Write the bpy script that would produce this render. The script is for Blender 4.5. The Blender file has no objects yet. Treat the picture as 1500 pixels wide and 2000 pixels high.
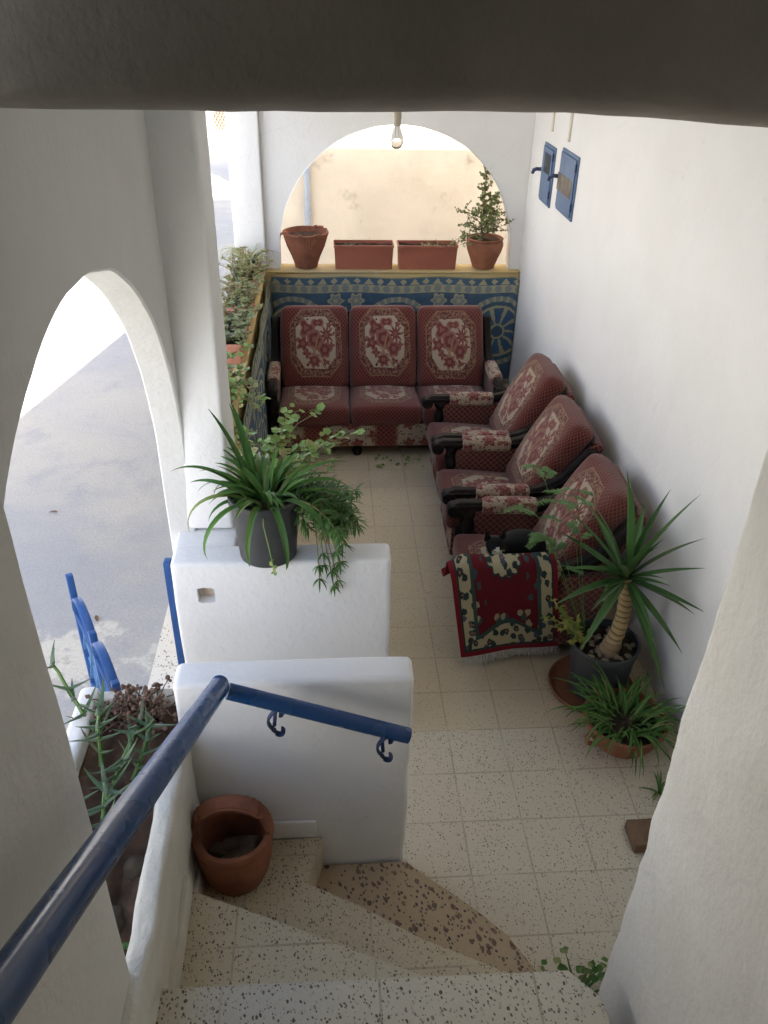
import bpy, bmesh, math, random
from mathutils import Vector, Matrix, noise
R = math.radians
PI = math.pi
rnd = random.Random(7)
S = bpy.context.scene
COL = S.collection

# ------------------------------------------------------------------ camera, sky, sun, exposure
def setup_camera():
    pi_, ya, ro = R(32.493598), R(4.37077), R(1.396714)
    c, s = math.cos(ya), math.sin(ya)
    fwd = Vector((s * math.cos(pi_), c * math.cos(pi_), -math.sin(pi_)))
    right = Vector((c, -s, 0)); up = right.cross(fwd)
    r2 = math.cos(ro) * right + math.sin(ro) * up
    u2 = -math.sin(ro) * right + math.cos(ro) * up
    cam = bpy.data.cameras.new('camera'); o = bpy.data.objects.new('camera', cam); COL.objects.link(o)
    m = Matrix.Identity(4)
    for i in range(3):
        m[i][0], m[i][1], m[i][2] = r2[i], u2[i], -fwd[i]
        m[i][3] = (-0.52762, -5.16033, 2.92887)[i]
    o.matrix_world = m
    cam.sensor_fit = 'VERTICAL'; cam.sensor_height = 24.0; cam.lens = 24.0 * 1592.64 / 2000.0
    cam.clip_start = 0.02; cam.clip_end = 1000
    S.camera = o
setup_camera()

SUN = Vector((0.45, -0.90, 1.0)).normalized()
W = bpy.data.worlds.new('World'); S.world = W; W.use_nodes = True
_nt = W.node_tree; _nt.nodes.clear()
_out = _nt.nodes.new('ShaderNodeOutputWorld'); _bg = _nt.nodes.new('ShaderNodeBackground')
_sky = _nt.nodes.new('ShaderNodeTexSky'); _sky.sky_type = 'NISHITA'; _sky.sun_disc = False
_sky.sun_elevation = math.asin(SUN.z); _sky.sun_rotation = math.atan2(SUN.x, SUN.y)
_sky.air_density = 1.0; _sky.dust_density = 3.0; _sky.ozone_density = 1.0
_bg.inputs[1].default_value = 0.13
_nt.links.new(_sky.outputs[0], _bg.inputs[0]); _nt.links.new(_bg.outputs[0], _out.inputs[0])
_sl = bpy.data.lights.new('sun', 'SUN'); _sl.energy = 5.0; _sl.angle = R(0.5); _sl.color = (1.0, 0.95, 0.87)
_so = bpy.data.objects.new('sun', _sl); COL.objects.link(_so); _so.location = (4, -6, 9)
_so.rotation_euler = SUN.to_track_quat('Z', 'Y').to_euler()
S.view_settings.view_transform = 'Standard'; S.view_settings.look = 'None'
S.view_settings.exposure = 2.02; S.view_settings.gamma = 1.0
S.render.engine = 'CYCLES'
S.cycles.max_bounces = 10; S.cycles.diffuse_bounces = 7; S.cycles.transparent_max_bounces = 12
S.cycles.sample_clamp_indirect = 8.0

# ------------------------------------------------------------------ node expression helper
class E:
    def __init__(s, t, v): s.t, s.v = t, v
    def _op(s, op, *a):
        n = s.t.nodes.new('ShaderNodeMath'); n.operation = op
        for i, x in enumerate(a):
            if isinstance(x, E): x = x.v
            if isinstance(x, (int, float)): n.inputs[i].default_value = x
            else: s.t.links.new(x, n.inputs[i])
        return E(s.t, n.outputs[0])
    def __add__(s, o): return s._op('ADD', s, o)
    __radd__ = __add__
    def __sub__(s, o): return s._op('SUBTRACT', s, o)
    def __rsub__(s, o): return s._op('SUBTRACT', o, s)
    def __mul__(s, o): return s._op('MULTIPLY', s, o)
    __rmul__ = __mul__
    def __truediv__(s, o): return s._op('DIVIDE', s, o)
    def __lt__(s, o): return s._op('LESS_THAN', s, o)
    def __gt__(s, o): return s._op('GREATER_THAN', s, o)
    def abs(s): return s._op('ABSOLUTE', s)
    def frac(s): return s._op('FRACT', s)
    def floor(s): return s._op('FLOOR', s)
    def sin(s): return s._op('SINE', s)
    def cos(s): return s._op('COSINE', s)
    def sqrt(s): return s._op('SQRT', s)
    def min(s, o): return s._op('MINIMUM', s, o)
    def max(s, o): return s._op('MAXIMUM', s, o)
    def atan2(s, o): return s._op('ARCTAN2', s, o)
    def clamp(s): return s._op('MINIMUM', s._op('MAXIMUM', s, 0.0), 1.0)
    def sstep(s, a, b):
        n = s.t.nodes.new('ShaderNodeMapRange'); n.interpolation_type = 'SMOOTHSTEP'
        s.t.links.new(s.v, n.inputs[0]); n.inputs[1].default_value = a; n.inputs[2].default_value = b
        return E(s.t, n.outputs[0])

class Mat:
    """a procedural material under construction"""
    def __init__(s, name, rough=0.8, spec=0.3):
        s.m = bpy.data.materials.new(name); s.m.use_nodes = True; s.t = s.m.node_tree; s.t.nodes.clear()
        s.out = s.t.nodes.new('ShaderNodeOutputMaterial'); s.p = s.t.nodes.new('ShaderNodeBsdfPrincipled')
        s.t.links.new(s.p.outputs[0], s.out.inputs[0])
        s.p.inputs['Roughness'].default_value = rough; s.p.inputs['Specular IOR Level'].default_value = spec
        s._c = {}
    def coord(s, which='Object'):
        if which not in s._c:
            if which == 'World':
                n = s.t.nodes.new('ShaderNodeNewGeometry'); so = n.outputs['Position']
            else:
                n = s.t.nodes.new('ShaderNodeTexCoord'); so = n.outputs[which]
            x = s.t.nodes.new('ShaderNodeSeparateXYZ'); s.t.links.new(so, x.inputs[0])
            s._c[which] = (so, [E(s.t, x.outputs[i]) for i in range(3)])
        return s._c[which]
    def vec(s, x, y, z=0.0):
        n = s.t.nodes.new('ShaderNodeCombineXYZ')
        for i, a in enumerate((x, y, z)):
            if isinstance(a, E): s.t.links.new(a.v, n.inputs[i])
            else: n.inputs[i].default_value = a
        return n.outputs[0]
    def noise(s, scale, detail=3, rough=0.55, vec=None, which='Object', dist=0.0):
        n = s.t.nodes.new('ShaderNodeTexNoise'); n.inputs['Scale'].default_value = scale
        n.inputs['Detail'].default_value = detail; n.inputs['Roughness'].default_value = rough; n.inputs['Distortion'].default_value = dist
        s.t.links.new(vec if vec is not None else s.coord(which)[0], n.inputs['Vector'])
        return E(s.t, n.outputs[0])
    def voro(s, scale, vec=None, which='Object', feature='F1', rand=1.0, dim='3D'):
        n = s.t.nodes.new('ShaderNodeTexVoronoi'); n.feature = feature; n.voronoi_dimensions = dim
        n.inputs['Scale'].default_value = scale; n.inputs['Randomness'].default_value = rand
        s.t.links.new(vec if vec is not None else s.coord(which)[0], n.inputs['Vector'])
        if feature == 'DISTANCE_TO_EDGE': return E(s.t, n.outputs['Distance']), None, None
        sx = s.t.nodes.new('ShaderNodeSeparateXYZ'); s.t.links.new(n.outputs['Color'], sx.inputs[0])
        px = s.t.nodes.new('ShaderNodeSeparateXYZ'); s.t.links.new(n.outputs['Position'], px.inputs[0])
        return E(s.t, n.outputs['Distance']), [E(s.t, sx.outputs[i]) for i in range(3)], [E(s.t, px.outputs[i]) for i in range(3)]
    def mix(s, f, a, b):
        n = s.t.nodes.new('ShaderNodeMix'); n.data_type = 'RGBA'
        if isinstance(f, E): s.t.links.new(f.v, n.inputs[0])
        else: n.inputs[0].default_value = f
        for i, c in ((6, a), (7, b)):
            if isinstance(c, tuple): n.inputs[i].default_value = (*c[:3], 1)
            else: s.t.links.new(c, n.inputs[i])
        return n.outputs[2]
    def color(s, c):
        if isinstance(c, tuple): s.p.inputs['Base Color'].default_value = (*c[:3], 1)
        else: s.t.links.new(c, s.p.inputs['Base Color'])
        return s
    def rough(s, e): s.t.links.new(e.v, s.p.inputs['Roughness']); return s
    def bump(s, e, strength=0.3, dist=0.01):
        n = s.t.nodes.new('ShaderNodeBump'); n.inputs['Strength'].default_value = strength; n.inputs['Distance'].default_value = dist
        s.t.links.new(e.v, n.inputs['Height']); s.t.links.new(n.outputs[0], s.p.inputs['Normal']); return s
    def island(s):
        n = s.t.nodes.new('ShaderNodeNewGeometry'); return E(s.t, n.outputs['Random Per Island'])

# ------------------------------------------------------------------ materials
def m_plaster(name, c, c2, amp=0.35, stain=None):
    m = Mat(name, 0.85, 0.2)
    n1 = m.noise(2.2, 4, which='World'); n2 = m.noise(38, 5, 0.6, which='World'); n3 = m.noise(7, 4, which='World')
    col = m.mix(n1.sstep(0.35, 0.7), c, c2)
    if stain: col = m.mix(m.noise(3.1, 7, 0.7, which='World').sstep(0.58, 0.75) * 0.8, col, stain)
    so, (wx, wy, wz) = m.coord('World')
    br = m.noise(1.0, 4, 0.6, vec=m.vec(wx * 60.0 + wz * 9.0, wy * 60.0 - wz * 7.0, wz * 6.0))
    ed, _, _ = (m.voro(2.1, vec=m.vec(wx + n3 * 0.25, wy + n3 * 0.25, wz + n2 * 0.06), feature='DISTANCE_TO_EDGE'))
    crack = (ed < 0.0035) * (m.noise(0.9, 3, which='World') > 0.56)
    col = m.mix(crack * 0.14, col, (0.42, 0.40, 0.36))
    sc = m.noise(11, 5, 0.7, which='World').sstep(0.66, 0.74)
    col = m.mix(sc * 0.22, col, (0.50, 0.47, 0.42))
    m.color(col); m.bump(crack * -0.3 + n2 * 0.4 + n3 * 1.0 + br * 0.10, amp, 0.02); return m.m
M = {}
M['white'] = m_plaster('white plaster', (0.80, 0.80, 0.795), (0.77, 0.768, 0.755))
M['white_grey'] = m_plaster('aged grey white plaster', (0.66, 0.66, 0.645), (0.62, 0.615, 0.595))  # one even tone, greyer than the plain white plaster
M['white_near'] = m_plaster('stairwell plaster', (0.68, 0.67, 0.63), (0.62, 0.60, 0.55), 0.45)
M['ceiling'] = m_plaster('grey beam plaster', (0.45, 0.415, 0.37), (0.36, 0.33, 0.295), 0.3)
M['yellow_paint'] = m_plaster('yellow ledge paint', (0.58, 0.45, 0.20), (0.54, 0.43, 0.235), 0.3, (0.62, 0.57, 0.42))
M['ochre'] = m_plaster('ochre render', (0.68, 0.605, 0.49), (0.61, 0.545, 0.44), 0.35, (0.34, 0.29, 0.23))
M['planter_wall'] = m_plaster('rough limewashed planter', (0.72, 0.70, 0.63), (0.60, 0.56, 0.46), 0.8, (0.48, 0.42, 0.32))

def terrazzo(name, base, base2, chips, scale, tile=0.25, thr=0.33, keep=0.45, floor=False, joint=(0.30, 0.25, 0.17)):
    m = Mat(name, 0.42, 0.4)
    so, (x, y, z) = m.coord('World')
    v2 = m.vec(x, y, z * 3.0)
    tx, ty = (x / tile), (y / tile)
    w = m.t.nodes.new('ShaderNodeTexWhiteNoise'); w.noise_dimensions = '2D'
    m.t.links.new(m.vec(tx.floor(), ty.floor()), w.inputs['Vector'])
    rv = E(m.t, w.outputs['Value'])
    dirt = m.noise(1.7, 5, 0.6, which='World'); fine = m.noise(90, 3, 0.6, which='World')
    col = m.mix((rv * 0.55 + dirt * 0.55).clamp(), base, base2)
    col = m.mix(fine.sstep(0.35, 0.75) * 0.35, col, tuple(c * 1.12 for c in base))
    wv = m.noise(40, 2, which='World')
    vv = m.vec(x + y * 0.35 + (wv - 0.5) * 0.012, y * 0.72 - x * 0.2 + (wv - 0.5) * 0.008, z * 3.0)
    if floor:
        # older, finer terrazzo towards the sofa; newer tiles with bigger black chips by the stairs
        near = (y + 2.5) < 0.0
        midr = (((y + 2.0) < 0.0) * (x < 0.5)).max(near)
        col = m.mix(near * 0.6, m.mix(0.5, col, (0.56, 0.46, 0.30)), m.mix(0.55, col, (0.65, 0.63, 0.55)))
        amt = near * 0.45 + 0.5 + (1.0 - midr) * 0.05
    else:
        amt = None
    for k, (cc, sc) in enumerate(chips):
        d, (cr, cg, cb), _ = m.voro(scale * sc, vv)
        mask = (d < (cg * thr * 0.95 + thr * 0.2)) * (cr > keep)
        mask = mask * (cb * 0.3 + 0.7)
        if amt is not None: mask = mask * amt
        col = m.mix(mask, col, cc)
    jx = (tx.frac() - 0.5).abs(); jy = (ty.frac() - 0.5).abs()
    jl = jx.max(jy) > (0.5 - 0.0045 / tile / 2.0 * 1.6)
    jn = m.noise(5, 3, which='World').sstep(0.3, 0.6)
    col = m.mix(jl * (jn * 0.5 + 0.1), col, joint)
    m.color(col); m.bump(jl * -0.5 + fine * 0.1, 0.25, 0.004)
    m.rough(m.noise(6, 4, which='World') * 0.3 + 0.36)
    return m.m
M['floor'] = terrazzo('terrazzo floor tiles', (0.60, 0.52, 0.385), (0.50, 0.43, 0.31), [((0.035, 0.03, 0.03), 1.0), ((0.16, 0.10, 0.07), 0.75), ((0.42, 0.35, 0.26), 0.9)], 140, floor=True, keep=0.58)
M['tread'] = terrazzo('terrazzo stair tread', (0.60, 0.53, 0.385), (0.54, 0.475, 0.335), [((0.03, 0.026, 0.025), 1.0), ((0.12, 0.07, 0.05), 0.7), ((0.40, 0.33, 0.24), 0.8)], 150, tile=0.42, keep=0.60, thr=0.38)
M['tread_shade'] = terrazzo('shade-toned browner terrazzo tread', (0.56, 0.48, 0.335), (0.50, 0.425, 0.29), [((0.03, 0.026, 0.025), 1.0), ((0.12, 0.07, 0.05), 0.7), ((0.36, 0.29, 0.2), 0.8)], 150, tile=0.42, keep=0.62, thr=0.38)  # shade on this step is put into its darker, browner tone
M['tread_grey'] = terrazzo('greyer terrazzo tread', (0.61, 0.57, 0.47), (0.56, 0.51, 0.40), [((0.03, 0.026, 0.025), 0.95), ((0.12, 0.07, 0.05), 0.7), ((0.42, 0.37, 0.3), 0.8)], 140, tile=0.42, keep=0.58, thr=0.40)  # stronger light on the upper step is put into this paler tone
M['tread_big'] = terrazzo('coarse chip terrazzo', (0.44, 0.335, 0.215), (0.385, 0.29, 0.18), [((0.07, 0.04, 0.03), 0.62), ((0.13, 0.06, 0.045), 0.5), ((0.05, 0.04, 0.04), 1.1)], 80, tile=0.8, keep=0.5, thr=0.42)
M['step_out'] = terrazzo('pale outdoor terrazzo', (0.66, 0.63, 0.57), (0.60, 0.57, 0.50), [((0.05, 0.045, 0.05), 0.9), ((0.18, 0.12, 0.09), 0.7)], 85, tile=0.5, keep=0.5)

def m_street():
    m = Mat('worn concrete street', 0.9, 0.15)
    a = m.noise(0.55, 6, 0.6, which='World', dist=0.6); b = m.noise(3.2, 8, 0.68, which='World'); c = m.noise(55, 4, which='World')
    col = m.mix(a.sstep(0.35, 0.65), (0.30, 0.31, 0.325), (0.40, 0.385, 0.355))
    col = m.mix(b.sstep(0.5, 0.72) * 0.55, col, (0.25, 0.27, 0.30))
    so, (x, y, z) = m.coord('World')
    pale = ((m.noise(1.1, 7, 0.65, which='World') + (y + 1.6) * -0.16) .sstep(0.5, 0.55)) * (y < 0.6)
    col = m.mix(pale * 0.85, col, (0.52, 0.50, 0.45))
    col = m.mix(m.noise(6, 6, 0.7, which='World').sstep(0.54, 0.62) * pale * 0.7, col, (0.32, 0.31, 0.285))
    col = m.mix(c.sstep(0.3, 0.8) * 0.25, col, (0.17, 0.168, 0.165))
    m.color(col); m.bump(b + c * 0.5, 0.35, 0.02); return m.m
M['street'] = m_street()

def simple(name, c, c2=None, rough=0.6, spec=0.3, nscale=8, bump=0.0, bscale=40):
    m = Mat(name, rough, spec)
    if c2 is None: c2 = tuple(x * 0.75 for x in c)
    m.color(m.mix(m.noise(nscale, 5, 0.6).sstep(0.35, 0.68), c, c2))
    if bump: m.bump(m.noise(bscale, 4), bump, 0.01)
    return m.m
M['blue'] = simple('blue gloss paint', (0.010, 0.052, 0.165), (0.014, 0.06, 0.185), 0.24, 0.4, 6, 0.08, 30)
def m_rail():
    m = Mat('worn blue rail paint', 0.26, 0.4)
    col = m.mix(m.noise(6, 5, 0.6).sstep(0.35, 0.68), (0.010, 0.052, 0.165), (0.012, 0.057, 0.175))
    col = m.mix(m.noise(40, 5, 0.6).sstep(0.66, 0.74) * 0.25, col, (0.10, 0.11, 0.14))
    col = m.mix(m.noise(90, 4, 0.7).sstep(0.70, 0.72) * 0.8, col, (0.10, 0.045, 0.025))
    m.color(col); m.rough(m.noise(9, 3, 0.5) * 0.2 + 0.17); m.bump(m.noise(24, 5, 0.6), 0.12, 0.006); return m.m
M['rail'] = m_rail()
M['blue_gate'] = simple('blue gate paint', (0.02, 0.075, 0.235), (0.03, 0.095, 0.28), 0.45, 0.4, 12, 0.1)
M['blue_worn'] = simple('chalky worn blue paint', (0.12, 0.24, 0.44), (0.05, 0.14, 0.34), 0.7, 0.2, 25)
M['blue_box'] = simple('blue grey box paint', (0.085, 0.145, 0.27), (0.10, 0.165, 0.28), 0.5, 0.4, 9, 0.05)
M['blue_dark'] = simple('dark blue paint', (0.03, 0.05, 0.13), (0.02, 0.035, 0.09), 0.5)
M['box_window'] = simple('dark meter window', (0.014, 0.022, 0.04), (0.025, 0.032, 0.045), 0.4, 0.2)
M['box_rust'] = simple('bare metal patch', (0.12, 0.10, 0.085), (0.20, 0.17, 0.14), 0.6, 0.3, 20)
M['wood'] = simple('black brown carved wood', (0.012, 0.009, 0.008), (0.02, 0.015, 0.013), 0.55, 0.12, 15, 0.1)
M['terracotta'] = simple('weathered terracotta', (0.33, 0.135, 0.075), (0.24, 0.10, 0.06), 0.85, 0.2, 9, 0.25)
M['terracotta_dark'] = simple('dusty terracotta', (0.30, 0.12, 0.07), (0.20, 0.085, 0.055), 0.9, 0.15, 7, 0.35)
M['planter_plastic'] = simple('terracotta plastic', (0.35, 0.12, 0.075), (0.30, 0.105, 0.07), 0.55, 0.3, 5, 0.05)
M['planter_faded'] = simple('faded pink plastic', (0.50, 0.24, 0.18), (0.44, 0.20, 0.15), 0.6, 0.3, 5, 0.05)
M['black_plastic'] = simple('charcoal plastic pot', (0.042, 0.044, 0.047), (0.056, 0.058, 0.06), 0.55, 0.35, 5, 0.08)
M['soil'] = simple('dry soil', (0.10, 0.062, 0.04), (0.055, 0.035, 0.024), 0.95, 0.1, 14, 0.9, 25)
M['soil_dark'] = simple('dark soil', (0.035, 0.025, 0.018), (0.06, 0.042, 0.03), 0.95, 0.1, 20, 0.8, 40)
M['pebble'] = simple('river pebble', (0.24, 0.19, 0.13), (0.12, 0.095, 0.07), 0.7, 0.3, 30)
M['stone'] = simple('earthy stone', (0.085, 0.07, 0.05), (0.055, 0.042, 0.03), 0.9, 0.1, 20, 0.4)
M['brick'] = simple('broken brick', (0.19, 0.145, 0.10), (0.12, 0.09, 0.065), 0.9, 0.1, 20, 0.4)
M['pipe'] = simple('grey blue pipe', (0.36, 0.40, 0.46), (0.31, 0.35, 0.41), 0.5)
M['socket'] = simple('old bulb socket', (0.42, 0.38, 0.30), (0.35, 0.31, 0.24), 0.5)
M['cord'] = simple('dusty cord', (0.10, 0.085, 0.07), (0.08, 0.07, 0.06), 0.8)
M['conduit'] = simple('cream conduit', (0.70, 0.66, 0.55), (0.62, 0.58, 0.48), 0.6)
M['fringe'] = simple('grey white fringe', (0.55, 0.54, 0.50), (0.42, 0.41, 0.38), 0.95, 0.1, 60)
M['dry'] = simple('dried stalks', (0.20, 0.13, 0.095), (0.13, 0.085, 0.065), 0.95, 0.1, 30)
M['trunk'] = None
M['brown_wood'] = simple('worn brown board', (0.20, 0.125, 0.075), (0.14, 0.085, 0.05), 0.8, 0.2, 12, 0.3)
M['lattice'] = simple('ochre lattice', (0.20, 0.125, 0.065), (0.17, 0.105, 0.055), 0.8)
M['hole'] = simple('broken plaster hole', (0.40, 0.30, 0.22), (0.55, 0.50, 0.42), 0.95, 0.1, 30, 0.6)
M['cat_black'] = simple('black cat fur', (0.006, 0.0055, 0.0055), (0.010, 0.009, 0.009), 0.75, 0.25, 60, 0.4, 160)
M['cat_white'] = simple('white cat fur', (0.62, 0.60, 0.58), (0.55, 0.53, 0.51), 0.9, 0.1, 60)
M['cat_eye'] = simple('cat eye', (0.20, 0.22, 0.05), (0.15, 0.17, 0.04), 0.15, 0.6)
M['filament'] = simple('bulb filament', (0.2, 0.18, 0.16), None, 0.4)
def m_glass():
    m = Mat('clear bulb glass', 0.03, 0.5); m.color((0.98, 0.97, 0.93)); m.p.inputs['Transmission Weight'].default_value = 0.92
    m.p.inputs['IOR'].default_value = 1.1; return m.m
M['glass'] = m_glass()

def foliage(name, c, c2, c3=None, rough=0.45, trans=0.0):
    m = Mat(name, rough, 0.35)
    i = m.island(); n = m.noise(14, 3)
    col = m.mix((i * 0.8 + n * 0.3 - 0.05).clamp(), c, c2)
    if c3: col = m.mix((i * 7.31).frac().sstep(0.76, 0.92), col, c3)
    m.color(col); m.bump(m.noise(60, 2), 0.1, 0.004)
    return m.m
M['strap'] = foliage('strap leaf green', (0.032, 0.095, 0.014), (0.09, 0.21, 0.035), (0.16, 0.22, 0.05))
M['hang'] = foliage('hanging leaf green', (0.035, 0.10, 0.018), (0.07, 0.17, 0.035), (0.12, 0.20, 0.05))
M['yucca'] = foliage('yucca leaf', (0.035, 0.10, 0.022), (0.075, 0.165, 0.045), (0.10, 0.15, 0.06), 0.5)
M['spider'] = foliage('spider plant leaf', (0.04, 0.12, 0.018), (0.085, 0.20, 0.035), (0.20, 0.24, 0.08))
M['geranium'] = foliage('geranium leaf', (0.15, 0.27, 0.06), (0.26, 0.38, 0.11), (0.34, 0.32, 0.12))
M['stem'] = simple('green brown stem', (0.20, 0.21, 0.09), (0.24, 0.17, 0.09), 0.7)
M['aloe'] = foliage('pale aloe leaf', (0.33, 0.38, 0.20), (0.44, 0.46, 0.25), (0.48, 0.40, 0.2))
M['aloe_green'] = foliage('fleshy aloe green', (0.06, 0.17, 0.035), (0.10, 0.23, 0.06))
M['succulent'] = foliage('reddish succulent leaf', (0.20, 0.25, 0.075), (0.31, 0.30, 0.11), (0.34, 0.17, 0.09))
M['iceplant'] = foliage('ice plant leaf', (0.05, 0.095, 0.05), (0.085, 0.14, 0.07), (0.12, 0.14, 0.08), 0.5)
M['spek'] = foliage('jade bush leaf', (0.17, 0.22, 0.075), (0.26, 0.29, 0.12), (0.30, 0.26, 0.13))
M['fern'] = foliage('feathery leaf', (0.05, 0.13, 0.03), (0.10, 0.20, 0.05))
M['fern_yellow'] = foliage('yellowing leaf', (0.25, 0.26, 0.05), (0.16, 0.22, 0.05), (0.33, 0.28, 0.05))
M['bark'] = simple('woody bark', (0.14, 0.10, 0.065), (0.20, 0.14, 0.09), 0.9, 0.1, 30, 0.5)
def m_trunk():
    m = Mat('ringed yucca trunk', 0.75, 0.2); so, (x, y, z) = m.coord('Object')
    r = ((z * 34.0 + m.noise(9, 2) * 1.6 + x * 6.0).frac())
    col = m.mix(r.sstep(0.55, 0.95), (0.42, 0.31, 0.15), (0.16, 0.10, 0.05))
    col = m.mix((z < 0.36) * 0.8, col, (0.27, 0.19, 0.12)); m.color(col); m.bump(r, 0.6, 0.006); return m.m
M['trunk'] = m_trunk()

# carpet fabrics --------------------------------------------------
RED, RED2, GOLD, CREAM = (0.150, 0.020, 0.021), (0.066, 0.009, 0.011), (0.30, 0.185, 0.095), (0.42, 0.35, 0.25)
def lattice(m, u, v, n):
    a = ((u + v) * n).frac() - 0.5; b = ((u - v) * n).frac() - 0.5
    return (a.abs() < 0.10).max(b.abs() < 0.10), (a * a + b * b)
def flower(u, v, cx, cy, r, k, amp=0.25, ph=0.0):
    du, dv = u - cx, v - cy
    d = (du * du + dv * dv).sqrt(); th = dv.atan2(du)
    return d / ((th * k + ph).cos() * (r * amp) + r), d
def weave(m, u, v, col):
    col = m.mix(m.noise(3.5, 4, 0.6, which='World').sstep(0.45, 0.72) * 0.22, col, (0.22, 0.12, 0.10))
    return m.mix(m.noise(220, 2, which='Object') * 0.35, col, (0.06, 0.02, 0.02))
def m_medallion():
    m = Mat('carpet fabric with floral medallion', 0.92, 0.15); m.p.inputs['Sheen Weight'].default_value = 0.25
    u, v = m.coord('UV')[1][:2]
    oi = m.t.nodes.new('ShaderNodeObjectInfo'); rd = E(m.t, oi.outputs['Random'])
    wob = m.noise(5, 2, which='UV')
    u = u + (rd - 0.5) * 0.05 + (wob - 0.5) * 0.035; v = v + ((rd * 7.3).frac() - 0.5) * 0.05 + (m.noise(4, 2, which='UV', dist=0.5) - 0.5) * 0.035
    lat, rr = lattice(m, u, v, 19.0)
    col = m.mix(lat * 0.34, m.mix(rr.sstep(0.02, 0.10) * 0.6, RED, RED2), GOLD)
    du, dv = (u - 0.5).abs(), (v - 0.53).abs()
    octo = (du / 0.285).max(dv / 0.31).max((du / 0.285 + dv / 0.31) / 1.55)
    sv = m.noise(26, 2, which='UV', dist=1.6)
    inring = (octo < 1.32) * (octo > 1.0)
    col = m.mix(inring, col, m.mix((sv > 0.52) * 0.75, (0.10, 0.025, 0.025), (0.32, 0.20, 0.11)))
    col = m.mix(((octo - 1.30).abs() < 0.02) * 0.6, col, GOLD)
    med = octo < 1.0
    inner = CREAM
    dots, dc, _ = m.voro(11, which='UV'); inner = m.mix((dots < 0.20) * (dc[0] > 0.35), inner, RED2)
    for (cx, cy, r, k, am) in ((0.48, 0.57, 0.115, 5, 0.10), (0.66, 0.63, 0.085, 9, 0.38), (0.36, 0.71, 0.095, 3, 0.35), (0.53, 0.77, 0.065, 2, 0.5),
                               (0.63, 0.45, 0.095, 6, 0.12), (0.31, 0.52, 0.085, 5, 0.3), (0.48, 0.32, 0.085, 7, 0.2), (0.72, 0.50, 0.04, 4, .4), (0.37, 0.40, 0.05, 4, .4), (0.64, 0.30, 0.045, 3, .4), (0.70, 0.74, 0.035, 5, .3)):
        f, d = flower(u, v, cx, cy, r, k, am)
        petal = m.mix(((f * 9.0).sin() > 0.25) * 0.55, (0.16, 0.035, 0.033), (0.33, 0.17, 0.12))
        inner = m.mix(f < 1.0, inner, petal)
    st = (((v - 0.40) + (u - 0.5) * 1.15).abs() < 0.014) * ((u - 0.55).abs() < 0.13)
    st = st.max((((u - 0.5) - (v - 0.5) * 0.3).abs() < 0.012) * ((v - 0.5).abs() < 0.13))
    inner = m.mix(st, inner, (0.30, 0.17, 0.09))
    col = m.mix(med, col, inner)
    m.color(weave(m, u, v, col)); m.bump(m.noise(260, 2) + lat * 0.3, 0.3, 0.004); return m.m
def m_floral():
    """cream cloth scattered with dark red roses and leaves (u, v in metres)"""
    m = Mat('cream floral carpet fabric', 0.92, 0.15); m.p.inputs['Sheen Weight'].default_value = 0.25
    u, v = m.coord('UV')[1][:2]; vec = m.vec(u, v)
    col = CREAM
    d2, c2, p2 = m.voro(34, vec, dim='2D'); col = m.mix((d2 < 0.20) * (c2[0] > 0.4), col, RED2)
    sw = m.noise(16, 2, vec=vec, dist=2.2); col = m.mix(((sw - 0.5).abs() < 0.018), col, (0.25, 0.10, 0.07))
    d, c, p = m.voro(8.5, vec, dim='2D', rand=0.75)
    px, py = p[0] - u, p[1] - v
    th = py.atan2(px); k = d / ((th * 5.0 + c[1] * 6.0).cos() * 0.09 + 0.33)
    petal = m.mix(((k * 10.0 + th).sin() > 0.3) * 0.6, (0.17, 0.030, 0.032), (0.34, 0.19, 0.13))
    col = m.mix((k < 1.0), col, petal)
    m.color(weave(m, u, v, col)); m.bump(m.noise(260, 2), 0.3, 0.004); return m.m
def m_lattice():
    """small dark red lattice cloth (u, v in metres)"""
    m = Mat('dark red lattice fabric', 0.92, 0.15); m.p.inputs['Sheen Weight'].default_value = 0.25
    u, v = m.coord('UV')[1][:2]
    lat, rr = lattice(m, u, v, 26.0)
    col = m.mix(lat * 0.5, m.mix(rr.sstep(0.02, 0.10) * 0.6, (0.13, 0.02, 0.027), RED2), GOLD)
    m.color(weave(m, u, v, col)); m.bump(m.noise(260, 2) + lat * 0.3, 0.3, 0.004); return m.m
def m_apron():
    """floral panels alternating with lattice (u, v in metres)"""
    m = Mat('panelled apron fabric', 0.92, 0.15)
    u, v = m.coord('UV')[1][:2]; vec = m.vec(u, v)
    lat, rr = lattice(m, u, v, 26.0)
    base = m.mix(lat * 0.5, (0.14, 0.02, 0.027), GOLD)
    d2, c2, p2 = m.voro(34, vec, dim='2D'); col = m.mix((d2 < 0.2) * (c2[0] > 0.4), CREAM, RED2)
    d, c, p = m.voro(8.5, vec, dim='2D', rand=0.75)
    th = (p[1] - v).atan2(p[0] - u); k = d / ((th * 5.0 + c[1] * 6.0).cos() * 0.09 + 0.34)
    col = m.mix(k < 1.0, col, m.mix(((k * 10.0 + th).sin() > 0.3) * 0.6, (0.17, 0.030, 0.032), (0.34, 0.19, 0.13)))
    blk = ((u / 0.52).frac() - 0.5).abs()
    col = m.mix(blk > 0.34, col, base)
    col = m.mix(((blk - 0.34).abs() < 0.03) * (m.noise(50, 2, vec=vec, dist=1.5) > 0.5), col, GOLD)
    m.color(weave(m, u, v, col)); m.bump(m.noise(260, 2), 0.3, 0.004); return m.m
M['medallion'] = m_medallion(); M['floral'] = m_floral(); M['lattice_cloth'] = m_lattice(); M['apron'] = m_apron()

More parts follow.
